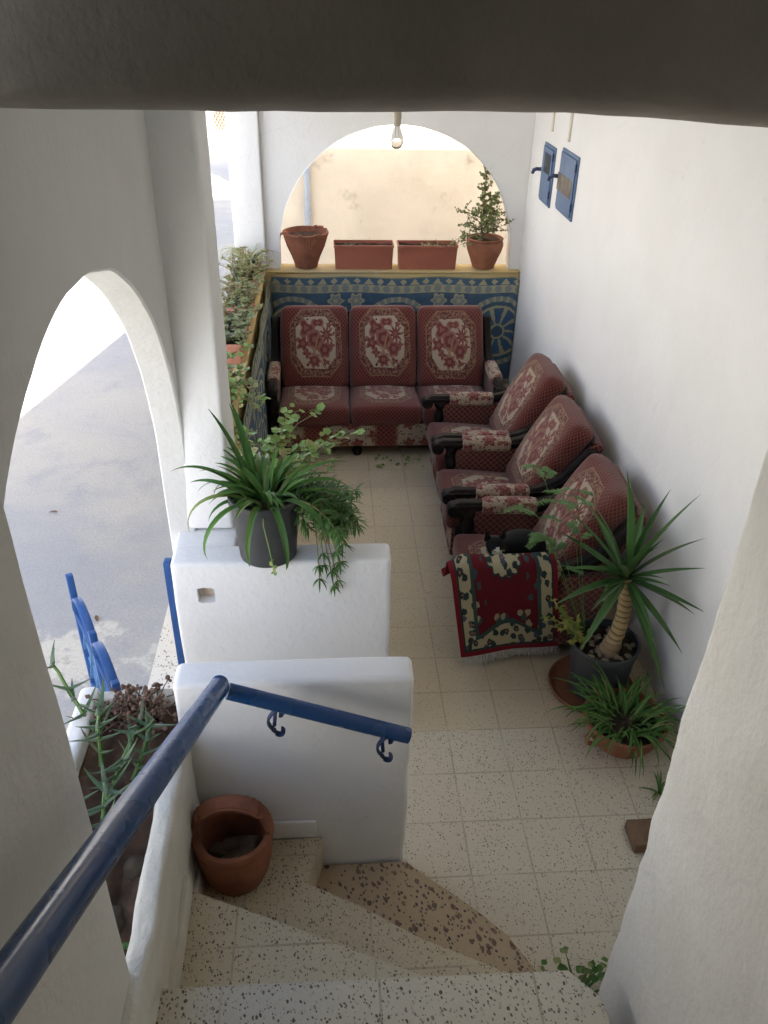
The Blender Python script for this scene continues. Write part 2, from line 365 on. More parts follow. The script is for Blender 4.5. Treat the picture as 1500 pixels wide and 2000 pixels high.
def m_wallrug():
    m = Mat('blue and straw woven wall rug', 0.95, 0.1)
    u, v = m.coord('UV')[1][:2]; vec = m.vec(u, v)
    BL, BL2, ST, GR = (0.062, 0.130, 0.205), (0.048, 0.10, 0.165), (0.43, 0.405, 0.255), (0.24, 0.27, 0.26)
    wob = (m.noise(30, 2, vec=vec) - 0.5) * 0.02
    uu, vv = u + wob, v + wob
    col = m.mix(m.noise(12, 4, vec=vec).sstep(0.35, 0.65), BL, BL2)
    fu = ((uu / 0.86 + 0.44).frac() - 0.5) * 0.86; fv = vv - 0.50
    r = (fu * fu + fv * fv).sqrt() * 0.90; th = fv.atan2(fu)
    col = m.mix((r < 0.275) * (r > 0.235), col, m.mix((th * 30.0).sin() > 0.3, GR, ST))
    col = m.mix(r < 0.205, col, ST)
    pet = ((th * 5.0).sin().abs() > 0.45) * (r > 0.06) * (r < 0.185)
    pin = ((th * 5.0).sin().abs() > 0.72) * (r > 0.085) * (r < 0.16)
    col = m.mix(pet, col, BL); col = m.mix(pin, col, (0.045, 0.12, 0.27)); col = m.mix((r < 0.045), col, BL2)
    gu = ((uu / 0.86 - 0.06).frac() - 0.5).abs() * 0.86 - 0.085
    f, d = flower(gu, vv, 0.0, 0.765, 0.060, 6, 0.18)
    col = m.mix(f < 1.0, col, m.mix((f * 9.0).sin() > 0.2, GR, ST))
    q = ((uu / 0.86 - 0.06).frac() - 0.5) * 0.86
    dia = (q.abs() / 0.055 + (vv - 0.52).abs() / 0.20)
    col = m.mix((dia < 1.0) * (dia > 0.55), col, ST)
    col = m.mix((v > 0.835), col, ST)
    cu = ((uu / 0.085).frac() - 0.5) * 0.085; cv = vv - 0.868
    col = m.mix((cu * cu + cv * cv).sqrt() < 0.029, col, GR)
    col = m.mix(v > 0.90, col, BL)
    tri = ((uu / 0.19).frac() - 0.5).abs() * 2.0; tv = (vv - 0.905) / 0.05
    col = m.mix((v > 0.905) * (v < 0.955) * ((tri * 1.6 - 0.55 - tv * 0.7) > 0.35), col, ST)
    dd = ((uu / 0.19).frac() - 0.5).abs() / 0.16 + (vv - 0.93).abs() / 0.026
    col = m.mix(dd < 1.0, col, ST)
    col = m.mix((v > 0.958), col, (0.30, 0.29, 0.17))
    col = m.mix((v < 0.06), col, ST)
    col = m.mix(m.noise(120, 3, vec=vec) * 0.45, col, (0.10, 0.11, 0.10))
    m.color(col); m.bump(m.noise(180, 2, vec=vec) + m.noise(9, 2, vec=vec), 0.35, 0.008); return m.m
def m_chairrug():
    m = Mat('red rug with cream floral border', 0.95, 0.1)
    u, v = m.coord('UV')[1][:2]; vec = m.vec(u, v)
    RD, GN, CR = (0.125, 0.009, 0.016), (0.02, 0.045, 0.042), (0.46, 0.40, 0.25)
    au = (u - 0.5).abs()
    w1 = m.noise(9, 2, vec=vec)
    blob, bc, _ = m.voro(14, m.vec(u, v * 1.0), dim='2D')
    blobm = (blob + (m.noise(26, 3, 0.7, vec=vec) - 0.5) * 0.75) < 0.36
    cream = m.mix(blobm, CR, m.mix(bc[0] > 0.75, GN, (0.07, 0.09, 0.12)))
    cream = m.mix((blob < 0.12) * (bc[1] > 0.6), cream, (0.40, 0.15, 0.07))
    col = m.mix(m.noise(60, 3, vec=vec) * 0.4, RD, (0.10, 0.008, 0.012))
    # clusters inside the red field
    side = (au > 0.20).max((v > 0.70)).max(v < 0.14)
    cl, cc, _ = m.voro(12, vec, dim='2D')
    col = m.mix(side * ((cl + (m.noise(24, 3, 0.7, vec=vec) - 0.5) * 0.8) < 0.32) * (cc[0] > 0.35), col, m.mix(cc[1] > 0.62, (0.045, 0.085, 0.08), (0.38, 0.32, 0.20)))
    g, d = flower((u - 0.5) * 1.0, (v - 0.33) * 1.22, 0.0, 0.0, 0.155, 14, 0.08)
    col = m.mix(g < 1.12, col, GN); col = m.mix(g < 1.0, col, cream)
    # bottom crest
    arch = (v + (au * 9.0).cos() * 0.05) > 0.845
    col = m.mix(((v + (au * 9.0).cos() * 0.05) > 0.815).max(au > 0.30), col, (0.035, 0.075, 0.068))
    col = m.mix(arch.max(au > 0.335), col, cream)
    col = m.mix((au > 0.44).max(v > 0.955), col, GN)
    col = m.mix((au > 0.457).max(v > 0.97), col, (0.20, 0.012, 0.02))
    col = m.mix(m.noise(150, 2, vec=vec) * 0.35, col, (0.05, 0.03, 0.03))
    m.color(col); m.bump(m.noise(200, 2, vec=vec), 0.4, 0.006); return m.m
M['wallrug'] = m_wallrug(); M['chairrug'] = m_chairrug()

# ------------------------------------------------------------------ object helpers
BASE = {}
def thing(name, label, cat, loc=(0, 0, 0), rotz=0.0, group=None, local=False):
    o = bpy.data.objects.new(name, None); COL.objects.link(o); o.empty_display_size = 0.1
    o.location = loc; o.rotation_euler = (0, 0, rotz); o['label'] = label; o['category'] = cat
    if group: o['group'] = group
    if not local: BASE[o.name] = Vector(loc)
    return o
def root_base(p):
    while p is not None:
        if p.name in BASE: return BASE[p.name]
        p = p.parent
    return None
def smooth(bm, ang=38):
    bm.normal_update()
    for f in bm.faces: f.smooth = True
    for e in bm.edges:
        if len(e.link_faces) == 2:
            try: e.smooth = e.calc_face_angle() < R(ang)
            except Exception: pass
def obj(name, bm, mat, parent=None, ang=38):
    smooth(bm, ang)
    b = root_base(parent)
    if b is not None: bmesh.ops.translate(bm, verts=bm.verts, vec=-b)
    me = bpy.data.meshes.new(name); bm.to_mesh(me); bm.free()
    if mat is not None:
        for mm in (mat if isinstance(mat, (list, tuple)) else [mat]): me.materials.append(mm)
    o = bpy.data.objects.new(name, me); COL.objects.link(o)
    if parent is not None: o.parent = parent
    return o
def tag(o, label, cat, group=None):
    o['label'] = label; o['category'] = cat
    if group: o['group'] = group
    return o
def struct(o): o['kind'] = 'structure'; return o
def dup(root, loc, rotz, label=None, group=None):
    r = root.copy(); COL.objects.link(r); r.location = loc; r.rotation_euler = (0, 0, rotz)
    if label: r['label'] = label
    if group: r['group'] = group
    for ch in list(root.children):
        c = ch.copy(); COL.objects.link(c); c.parent = r
        for g in ch.children:
            d = g.copy(); COL.objects.link(d); d.parent = c
    return r
def axis_pts(h, r, step):
    n = max(1, int(round((2 * (h - r)) / step)))
    mid = [-(h - r) + 2 * (h - r) * i / n for i in range(n + 1)]
    if r <= 0: return mid
    return [-h, -h + r * 0.3, -h + r * 0.62] + mid + [h - r * 0.62, h - r * 0.3, h]
def gridbox(bm, lo, hi, r=0.012, step=0.1, crown=0.0, jit=0.0, jf=3.0, mtx=None, uvscale=None, deform=None):
    """rounded box on a grid. uvscale: None | 'unit' (0..1 over x,y of the box) | 'm' (metres)"""
    lo, hi = Vector(lo), Vector(hi); c = (lo + hi) / 2; h = (hi - lo) / 2
    r = min(r, h.x * 0.98, h.y * 0.98, h.z * 0.98)
    A = [axis_pts(h[i], r, step) for i in range(3)]; N = [len(a) for a in A]
    uvl = bm.loops.layers.uv.verify() if uvscale else None
    vd = {}
    def V(i, j, k):
        key = (i, j, k)
        if key in vd: return vd[key]
        p = Vector((A[0][i], A[1][j], A[2][k]))
        inn = Vector([max(-(h[q] - r), min(h[q] - r, p[q])) for q in range(3)])
        d = p - inn
        if d.length > 1e-9:
            q = inn + d.normalized() * r
            # grid points of one face keep their own distance to it
            p = q if sum(1 for w in d if abs(w) > 1e-9) > 1 else inn + d
        if crown:
            p.z += crown * (1 - (p.x / h.x) ** 2) * (1 - (p.y / h.y) ** 2) * (1 if p.z > 0 else 0.0)
        p = p + c
        if deform: p = deform(p, c, h)
        if jit:
            p = p + Vector((noise.noise(p * jf), noise.noise(p * jf + Vector((9.1, 3, 1))), noise.noise(p * jf + Vector((1, 7.7, 5))))) * jit
            p = p + Vector((noise.noise(p * jf * 6), noise.noise(p * jf * 6 + Vector((9.1, 3, 1))), noise.noise(p * jf * 6 + Vector((1, 7.7, 5))))) * jit * 0.35
        v = bm.verts.new(mtx @ p if mtx else p); vd[key] = v
        return v
    def face(ks, ax):
        f = bm.faces.new([V(*k) for k in ks])
        if uvl:
            for l, k in zip(f.loops, ks):
                x, y, z = A[0][k[0]], A[1][k[1]], A[2][k[2]]
                if uvscale == 'unit':
                    if ax == 2: uv = (x / h.x / 2 + .5, y / h.y / 2 + .5)
                    elif ax == 1: uv = (x / h.x / 2 + .5, (z - h.z) / h.y / 2 if y < 0 else 1 + (h.z - z) / h.y / 2)
                    else: uv = ((z - h.z) / h.x / 2 if x < 0 else 1 + (h.z - z) / h.x / 2, y / h.y / 2 + .5)
                else:
                    X, Y, Z = x + c.x, y + c.y, z + c.z
                    uv = (X, Y) if ax == 2 else (X, Z) if ax == 1 else (Y, Z)
                l[uvl].uv = uv
    for ax in range(3):
        a, b = [q for q in range(3) if q != ax]
        for side in (0, N[ax] - 1):
            for i in range(N[a] - 1):
                for j in range(N[b] - 1):
                    ks = []
                    for di, dj in ((0, 0), (1, 0), (1, 1), (0, 1)):
                        k = [0, 0, 0]; k[ax] = side; k[a] = i + di; k[b] = j + dj; ks.append(tuple(k))
                    flip = (side == 0) ^ (ax == 1)
                    if flip: ks.reverse()
                    face(ks, ax)
    return bm
def BM(): return bmesh.new()
def pbox(lo, hi, r=0.015, step=0.11, jit=0.004, **k): return gridbox(BM(), lo, hi, r, step, jit=jit, **k)
def tube(bm, pts, rad, seg=10, cap=True, squash=1.0):
    pts = [Vector(p) for p in pts]; n = len(pts)
    rads = rad if isinstance(rad, (list, tuple)) else [rad] * n
    rings = []; prev = None
    for i, p in enumerate(pts):
        t = (pts[min(i + 1, n - 1)] - pts[max(i - 1, 0)]).normalized()
        if prev is None:
            a = t.cross(Vector((0, 0, 1)))
            if a.length < 1e-3: a = t.cross(Vector((1, 0, 0)))
            a.normalize()
        else:
            a = prev - t * prev.dot(t); a.normalize()
        prev = a; b = t.cross(a)
        rings.append([bm.verts.new(p + a * math.cos(2 * PI * k / seg) * rads[i] + b * math.sin(2 * PI * k / seg) * rads[i] * squash) for k in range(seg)])
    for i in range(n - 1):
        for k in range(seg):
            bm.faces.new((rings[i][k], rings[i][(k + 1) % seg], rings[i + 1][(k + 1) % seg], rings[i + 1][k]))
    if cap:
        bm.faces.new(list(reversed(rings[0]))); bm.faces.new(rings[-1])
    return bm
def sweep_rect(bm, pts, w, h, side):
    """rounded bar of width w (along side) and height h along pts"""
    pts = [Vector(p) for p in pts]; side = Vector(side).normalized(); n = len(pts); rings = []
    prof = [(-.5, -.28), (-.38, -.5), (.38, -.5), (.5, -.28), (.5, .1), (.40, .2), (.40, .34), (.28, .5), (-.28, .5), (-.40, .34), (-.40, .2), (-.5, .1)]
    hs = h if isinstance(h, (list, tuple)) else [h] * n
    for i, p in enumerate(pts):
        t = (pts[min(i + 1, n - 1)] - pts[max(i - 1, 0)]).normalized(); nn = side.cross(t).normalized()
        if nn.z < 0 and abs(nn.z) > 0.5: nn = -nn
        rings.append([bm.verts.new(p + side * a * w + nn * b * hs[i]) for a, b in prof])
    m = len(prof)
    for i in range(n - 1):
        for k in range(m): bm.faces.new((rings[i][k], rings[i][(k + 1) % m], rings[i + 1][(k + 1) % m], rings[i + 1][k]))
    bm.faces.new(list(reversed(rings[0]))); bm.faces.new(rings[-1]); 
    bmesh.ops.recalc_face_normals(bm, faces=bm.faces); return bm
def lathe(bm, prof, c=(0, 0, 0), seg=40, wob=0.0, flute=None, sx=1.0, sy=1.0, closed=False):
    c = Vector(c); rings = []
    for (r, z) in prof:
        ring = []
        for k in range(seg):
            a = 2 * PI * k / seg; rr = r
            if wob: rr *= 1 + wob * noise.noise(Vector((math.cos(a) * 1.3 + c.x * 5, math.sin(a) * 1.3, z * 4 + c.y)))
            if flute: rr *= 1 + flute(a, z)
            ring.append(bm.verts.new(c + Vector((math.cos(a) * rr * sx, math.sin(a) * rr * sy, z))))
        rings.append(ring)
    for i in range(len(rings) - 1):
        for k in range(seg): bm.faces.new((rings[i][k], rings[i][(k + 1) % seg], rings[i + 1][(k + 1) % seg], rings[i + 1][k]))
    if closed: bm.faces.new(list(reversed(rings[0]))); bm.faces.new(rings[-1])
    return bm
def disc(bm, c, r, seg=28, bumpy=0.01, sx=1.0, sy=1.0):
    c = Vector(c); ctr = bm.verts.new(c + Vector((0, 0, bumpy))); rings = []
    for q in (0.35, 0.7, 1.0):
        rings.append([bm.verts.new(c + Vector((math.cos(2 * PI * k / seg) * r * q * sx, math.sin(2 * PI * k / seg) * r * q * sy, bumpy * noise.noise(Vector((k * 1.7, q * 9, c.x * 7))) ))) for k in range(seg)])
    for k in range(seg):
        bm.faces.new((ctr, rings[0][k], rings[0][(k + 1) % seg]))
        for i in (0, 1): bm.faces.new((rings[i][k], rings[i + 1][k], rings[i + 1][(k + 1) % seg], rings[i][(k + 1) % seg]))
    return bm
def leaf(bm, base, az, el, L, w, droop=0.6, n=8, fold=0.35, kind='strap', twist=0.0, side_curve=0.0, thick=0.0):
    p = Vector(base); prev = None; dl = L / n
    for i in range(n + 1):
        t = i / n; e = el - droop * t ** 1.4; a = az + side_curve * t
        d = Vector((math.cos(a) * math.cos(e), math.sin(a) * math.cos(e), math.sin(e)))
        if i: p = p + d * dl
        sd = Vector((-math.sin(a), math.cos(a), 0)); up = sd.cross(d) * -1
        if up.z < 0 and abs(e) < PI / 2: up = -up
        if twist:
            q = twist * t; sd, up = sd * math.cos(q) + up * math.sin(q), up * math.cos(q) - sd * math.sin(q)
        if kind == 'strap': ww = w * (0.65 + 0.35 * min(1, t * 3)) * max(0.02, (1 - t ** 2.6)) ** 0.8
        elif kind == 'lance': ww = w * max(0.03, math.sin(PI * min(1, (t * 0.92 + 0.08)) ** 0.75))
        else: ww = w * (1 - 0.9 * t ** 1.3)
        cs = [bm.verts.new(p + sd * ww * 0.5 + up * ww * fold * 0.5), bm.verts.new(p - up * thick * (1 - t)), bm.verts.new(p - sd * ww * 0.5 + up * ww * fold * 0.5)]
        if thick: cs.append(bm.verts.new(p + up * thick * 0.7 * (1 - t)))
        if prev:
            if thick:
                for a_, b_ in ((0, 1), (1, 2), (2, 3), (3, 0)): bm.faces.new((prev[a_], prev[b_], cs[b_], cs[a_]))
            else:
                bm.faces.new((prev[0], prev[1], cs[1], cs[0])); bm.faces.new((prev[1], prev[2], cs[2], cs[1]))
        prev = cs
    return p
def roundleaf(bm, c, nrm, r, lobes=5, cup=0.25, depth=0.18):
    c = Vector(c); nrm = Vector(nrm).normalized(); a = nrm.orthogonal().normalized(); b = nrm.cross(a)
    ph = rnd.random() * 6; ctr = bm.verts.new(c - nrm * r * cup); k = lobes * 2; vs = []
    for i in range(k):
        th = ph + 2 * PI * i / k; rr = r * (1 if i % 2 == 0 else 1 - depth)
        vs.append(bm.verts.new(c + (a * math.cos(th) + b * math.sin(th)) * rr))
    for i in range(k): bm.faces.new((ctr, vs[i], vs[(i + 1) % k]))
def stem_pts(base, d, L, droop, n=7, wig=0.15, rr=rnd):
    p = Vector(base); d = Vector(d).normalized(); pts = [p.copy()]
    for i in range(n):
        d = (d + Vector((rr.uniform(-wig, wig), rr.uniform(-wig, wig), rr.uniform(-wig, wig) - droop / n))).normalized()
        p = p + d * (L / n); pts.append(p.copy())
    return pts

# ------------------------------------------------------------------ setting: street, floor, stairs
ZS = -0.20
def ground():
    bm = BM()
    for (x0, x1, y0, y1) in ((-400, 400, -400, 400),):
        vs = [bm.verts.new((x, y, ZS)) for x, y in ((x0, y0), (x1, y0), (x1, y1), (x0, y1))]; bm.faces.new(vs)
    return struct(obj('street', bm, M['street']))
ground()
def prism(poly, z0, z1, name, mat, parent=None, bev=0.006):
    bm = BM(); b = [bm.verts.new((x, y, z0)) for x, y in poly]; t = [bm.verts.new((x, y, z1)) for x, y in poly]
    n = len(poly)
    bm.faces.new(list(reversed(b))); top = bm.faces.new(t)
    for i in range(n): bm.faces.new((b[i], b[(i + 1) % n], t[(i + 1) % n], t[i]))
    bmesh.ops.recalc_face_normals(bm, faces=bm.faces)
    if bev: bmesh.ops.bevel(bm, geom=list(top.edges), offset=bev, segments=2, affect='EDGES')
    return obj(name, bm, mat, parent)
struct(prism([(-1.20, -4.6), (1.30, -4.6), (1.30, 1.72), (-1.20, 1.72)], ZS - 0.05, 0.0, 'floor', M['floor'], bev=0))
tag(prism([(-1.456, -3.2), (-1.205, -3.2), (-1.205, 1.60), (-1.456, 1.60)], ZS - 0.04, -0.004, 'entrance_step', M['step_out'], bev=0.008),
    'pale speckled terrazzo step along the street side of the low walls', 'step')
st = thing('staircase', 'speckled terrazzo winder staircase turning down to the tiled floor', 'stairs', (-0.4, -3.9, 0))
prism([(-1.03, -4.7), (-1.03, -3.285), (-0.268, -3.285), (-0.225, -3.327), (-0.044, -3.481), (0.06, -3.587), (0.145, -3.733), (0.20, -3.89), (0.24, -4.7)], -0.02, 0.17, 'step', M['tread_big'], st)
prism([(-1.028, -4.69), (-1.028, -3.288), (-0.580, -3.288), (-0.636, -3.467), (-0.471, -3.548), (-0.268, -3.676), (-0.138, -3.738), (0.06, -3.83), (0.22, -3.93), (0.238, -4.69)], -0.01, 0.34, 'step', M['tread_shade'], st)
prism([(-1.026, -4.68), (-1.026, -3.572), (-1.004, -3.581), (-0.777, -3.674), (-0.285, -3.888), (0.18, -4.08), (0.236, -4.68)], 0.0, 0.51, 'step', M['tread'], st)
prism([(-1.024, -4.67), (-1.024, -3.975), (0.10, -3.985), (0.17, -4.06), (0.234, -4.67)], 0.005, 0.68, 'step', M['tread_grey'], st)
for i in range(5):
    y1 = -4.27 - 0.26 * i
    prism([(-1.022, y1 - 0.60), (-1.022, y1), (0.232, y1), (0.232, y1 - 0.60)], 0.1 + 0.17 * i, 0.85 + 0.17 * i, 'step', M['tread'], st)

# ------------------------------------------------------------------ walls
def wall(name, lo, hi, label, mat='white', cat='wall', group=None, **k):
    return tag(obj(name, pbox(lo, hi, **k), M[mat]), label, cat, group)
wall('house_wall', (1.07, -3.9, -0.25), (5.0, 1.79, 3.55), 'tall bright white plaster house wall behind the armchairs', jit=0.003, step=0.16)
# near stair walls
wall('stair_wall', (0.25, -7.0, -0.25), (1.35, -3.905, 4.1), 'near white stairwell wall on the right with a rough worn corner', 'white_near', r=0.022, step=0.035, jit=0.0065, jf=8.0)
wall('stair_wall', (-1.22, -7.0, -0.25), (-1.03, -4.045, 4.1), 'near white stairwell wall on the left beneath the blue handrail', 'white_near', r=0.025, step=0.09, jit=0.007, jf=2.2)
wall('stairwell_back_wall', (-1.22, -7.2, -0.25), (1.35, -7.005, 5.2), 'plain wall closing the stairwell behind the viewer', 'white_near', step=0.5)
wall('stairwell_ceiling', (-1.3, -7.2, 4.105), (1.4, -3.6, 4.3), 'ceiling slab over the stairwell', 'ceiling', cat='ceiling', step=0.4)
# roof slab: its edge is the dark beam across the top of the view
def beam_def(p, c, h):
    return p
rs = thing('roof_slab', 'grey plastered roof slab whose rough dark edge crosses the top of the view', 'roof', (0, -1, 2.772))
def dip(p, c, h):
    p.z -= 0.05 * max(0.0, p.x + 0.15) * (1 if p.z < 3.2 else 0); return p
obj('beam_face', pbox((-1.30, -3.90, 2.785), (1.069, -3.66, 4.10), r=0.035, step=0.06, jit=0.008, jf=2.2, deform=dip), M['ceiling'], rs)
obj('slab', pbox((-1.30, -3.655, 2.772), (1.069, 1.80, 2.90), r=0.01, step=0.2, jit=0.002), M['white'], rs)
bm = BM()
prof = [(-3.88, 4.5), (-2.35, 3.95), (0.67, 2.90), (1.80, 2.903)]
lo_ = [bm.verts.new((x, y, 2.896)) for x in (-1.30, -1.20) for y, z in prof]; hi_ = [bm.verts.new((x, y, z + 0.004)) for x in (-1.30, -1.20) for y, z in prof]
for i in range(3):
    bm.faces.new((lo_[i], lo_[i + 1], hi_[i + 1], hi_[i])); bm.faces.new((lo_[4 + i + 1], lo_[4 + i], hi_[4 + i], hi_[4 + i + 1])); bm.faces.new((hi_[i], hi_[i + 1], hi_[5 + i], hi_[4 + i]))
bm.faces.new((lo_[0], hi_[0], hi_[4], lo_[4]))
bmesh.ops.recalc_face_normals(bm, faces=bm.faces)
obj('shadow_parapet', bm, M['white'], rs)  # unseen parapet, added and sloped so its shadow slants across the street
obj('back_shadow_parapet', pbox((-0.6, 1.62, 2.903), (1.069, 1.79, 3.55), step=0.3), M['white'], rs)  # unseen, added at this height to keep sun off the lower ochre wall

def arch_wall(axis, plane, thick, s0, s1, zb, z1, cs, cz, Rr, hole_zb, nseg=64, jit=0.004):
    """wall in a plane across `axis`, with an arched opening (springing at cz) reaching down to hole_zb"""
    bm = BM()
    def P(s, z, d):
        j = noise.noise(Vector((s * 5, z * 5, plane))) * jit + noise.noise(Vector((s * 19, z * 19, plane))) * jit * 0.5
        dd = plane + d + j * 0.6
        return bm.verts.new((dd, s, z) if axis == 'x' else (s, dd, z))
    loop = [(cs - Rr, hole_zb)]
    nj = max(2, int((cz - hole_zb) / 0.08))
    loop += [(cs - Rr, hole_zb + (cz - hole_zb) * i / nj) for i in range(1, nj)]
    loop += [(cs - Rr * math.cos(PI * i / nseg), cz + Rr * math.sin(PI * i / nseg)) for i in range(nseg + 1)]
    loop += [(cs + Rr, cz - (cz - hole_zb) * i / nj) for i in range(1, nj + 1)]
    loop = [(s + noise.noise(Vector((s * 7, z * 7, 3))) * jit * 1.3, z + noise.noise(Vector((s * 7, z * 7, 8))) * jit * 1.3 if 0 < i < len(loop) - 1 else z) for i, (s, z) in enumerate(loop)]
    n = len(loop)
    outer = []
    for i, (s, z) in enumerate(loop):
        if i < nj: outer.append((s0, z if i else zb))
        elif i > n - 1 - nj: outer.append((s1, z if i < n - 1 else zb))
        else:
            k = (i - nj) / (n - 1 - 2 * nj)
            if k <= 0.2: outer.append((s0, cz + (z1 - cz) * k / 0.2))
            elif k >= 0.8: outer.append((s1, cz + (z1 - cz) * (1 - k) / 0.2))
            else: outer.append((s0 + (s1 - s0) * (k - 0.2) / 0.6, z1))
    e = 0.006
    lay = []
    for d, inset in ((0.0, e), (-e * 1.2, 0.0), (-thick + e, 0.0), (-thick, e)):
        ring = []
        for i, (s, z) in enumerate(loop):
            ox, oz = outer[i]; L = math.hypot(ox - s, oz - z) or 1
            ring.append(P(s + (ox - s) / L * inset, z + (oz - z) / L * inset, d))
        lay.append(ring)
    for a, b in ((0, 1), (1, 2), (2, 3)):
        for i in range(n - 1): bm.faces.new((lay[a][i], lay[a][i + 1], lay[b][i + 1], lay[b][i]))
    for d, ring, fl in ((0.0, lay[0], False), (-thick, lay[3], True)):
        prev = ring; m_ = 5
        for q in range(1, m_ + 1):
            t = q / m_
            cur = [P(loop[i][0] + (outer[i][0] - loop[i][0]) * t, loop[i][1] + (outer[i][1] - loop[i][1]) * t, d) for i in range(n)]
            for i in range(n - 1): bm.faces.new((prev[i], cur[i], cur[i + 1], prev[i + 1]))
            prev = cur
        if d == 0.0: of = prev
        else: ob = prev
    for i in range(n - 1): bm.faces.new((of[i], ob[i], ob[i + 1], of[i + 1]))
    bmesh.ops.remove_doubles(bm, verts=bm.verts, dist=1e-5)
    bmesh.ops.recalc_face_normals(bm, faces=bm.faces)
    return bm
tag(obj('arched_wall', arch_wall('x', -1.10, 0.11, -4.60, -1.97, -0.25, 2.771, -3.30, 1.31, 1.04, -0.24), M['white_grey'], ang=30),
    'white wall on the left pierced by a tall arch onto the street', 'wall')
tag(obj('arched_wall', arch_wall('y', 1.60, -0.14, -1.02, 1.069, 1.0, 2.771, 0.035, 1.145, 0.945, 1.0), M['white'], ang=30),
    'white back wall with a round arch over four terracotta pots', 'wall')
wall('pillar', (-1.135, -2.262, 1.002), (-0.94, -1.975, 2.77), 'white square pillar standing behind the black pot on the parapet', cat='pillar', r=0.02, step=0.1, jit=0.004)
wall('pillar', (-1.262, 1.52, 1.002), (-1.022, 1.74, 2.77), 'white square pillar at the back left corner beside the aloe pot', cat='pillar', r=0.012, step=0.1, jit=0.003)
wall('lintel_beam', (-1.21, -1.972, 2.55), (-1.03, 1.518, 2.77), 'white lintel beam over the open street side of the terrace', cat='beam', step=0.15)
# low walls
pw = thing('parapet_wall', 'low white parapet with the big black pot on top and a broken socket hole', 'wall', (-0.73, -2.43, 0))
def parapet_with_hole():
    x0, x1, y0, y1, z0, z1 = -1.174, -0.288, -2.50, -2.368, -0.02, 1.0
    hx0, hx1, hz0, hz1 = -1.078, -1.008, 0.800, 0.878
    bm = gridbox(BM(), (x0, y0, z0), (x1, y1, z1), 0.02, 0.06, jit=0.004)
    me = bpy.data.meshes.new('tmp'); bm.to_mesh(me); bm.free(); o = bpy.data.objects.new('tmp', me); COL.objects.link(o)
    cb = BM()
    pts = []
    for k in range(18):
        a = 2 * PI * k / 18; q = max(abs(math.cos(a)), abs(math.sin(a)))
        rr = 1 / q * (1 + 0.10 * noise.noise(Vector((math.cos(a) * 2, math.sin(a) * 2, 4))))
        pts.append(((hx0 + hx1) / 2 + math.cos(a) * rr * (hx1 - hx0) / 2, (hz0 + hz1) / 2 + math.sin(a) * rr * (hz1 - hz0) / 2))
    f = [cb.verts.new((x, y0 - 0.05, z)) for x, z in pts]; b = [cb.verts.new((x, y0 + 0.045, z)) for x, z in pts]
    cb.faces.new(f); cb.faces.new(list(reversed(b)))
    for i in range(18): cb.faces.new((f[i], b[i], b[(i + 1) % 18], f[(i + 1) % 18]))
    bmesh.ops.recalc_face_normals(cb, faces=cb.faces)
    cm = bpy.data.meshes.new('tmpc'); cb.to_mesh(cm); cb.free(); co = bpy.data.objects.new('tmpc', cm); COL.objects.link(co)
    md = o.modifiers.new('b', 'BOOLEAN'); md.object = co; md.operation = 'DIFFERENCE'; md.solver = 'EXACT'
    dg = bpy.context.evaluated_depsgraph_get(); res = bpy.data.meshes.new_from_object(o.evaluated_get(dg))
    nb = BM(); nb.from_mesh(res)
    for x in (o, co): bpy.data.objects.remove(x)
    return nb
obj('wall_body', parapet_with_hole(), M['white'], pw)
obj('socket_hole', gridbox(BM(), (-1.072, -2.462, 0.806), (-1.012, -2.4575, 0.872), 0.002, 0.02, jit=0.002, jf=30), M['hole'], pw)
tag(obj('gate_post', pbox((-1.205, -2.475, -0.19), (-1.177, -2.43, 0.985), r=0.004, jit=0.0), M['blue_gate']), 'flat blue metal gate post fixed to the end of the parapet', 'post')
wall('parapet_wall', (-1.035, -3.28, -0.02), (-0.272, -3.165, 1.10), 'low white parapet above the winding stairs carrying the short sloping rail', r=0.022, step=0.06, jit=0.005)
tag(obj('skirting_board', pbox((-0.76, -3.2945, 0.345), (-0.60, -3.2815, 0.43), r=0.004, jit=0.001), M['white']), 'white skirting tile at the foot of the stair parapet', 'skirting')
obj('pillar_plinth', pbox((-1.172, -2.385, -0.02), (-0.925, -1.965, 0.994), r=0.012, step=0.07, jit=0.003), M['white'], pw)
for i, (y0, y1, z) in enumerate(((-3.96, -3.60, 0.51), (-3.575, -3.30, 0.34))):
    tag(obj('skirting_board', pbox((-1.004, y0, z), (-0.984, y1, z + 0.10), r=0.004, jit=0.002), M['planter_wall']), ('white skirting tile along the planter side wall above the upper winder step', 'white skirting tile along the planter side wall beside the basket pot')[i], 'skirting')
lw = thing('ledge_wall', 'low yellow topped ledge wall along the street carrying the planters', 'wall', (-1.1, -0.3, 0))
obj('wall_body', pbox((-1.20, -1.97, -0.02), (-1.045, 1.52, 0.985), jit=0.003), M['yellow_paint'], lw)
obj('coping', pbox((-1.25, -1.96, 0.987), (-1.03, 1.518, 1.0), r=0.005, jit=0.002), M['yellow_paint'], lw)
bl = thing('ledge_wall', 'low yellow topped ledge wall behind the sofa under the arch', 'wall', (0, 1.6, 0))
obj('wall_body', pbox((-1.20, 1.535, -0.02), (1.069, 1.74, 0.985), jit=0.003), M['yellow_paint'], bl)
obj('coping', pbox((-1.02, 1.52, 0.987), (1.068, 1.75, 1.0), r=0.005, jit=0.002), M['yellow_paint'], bl)

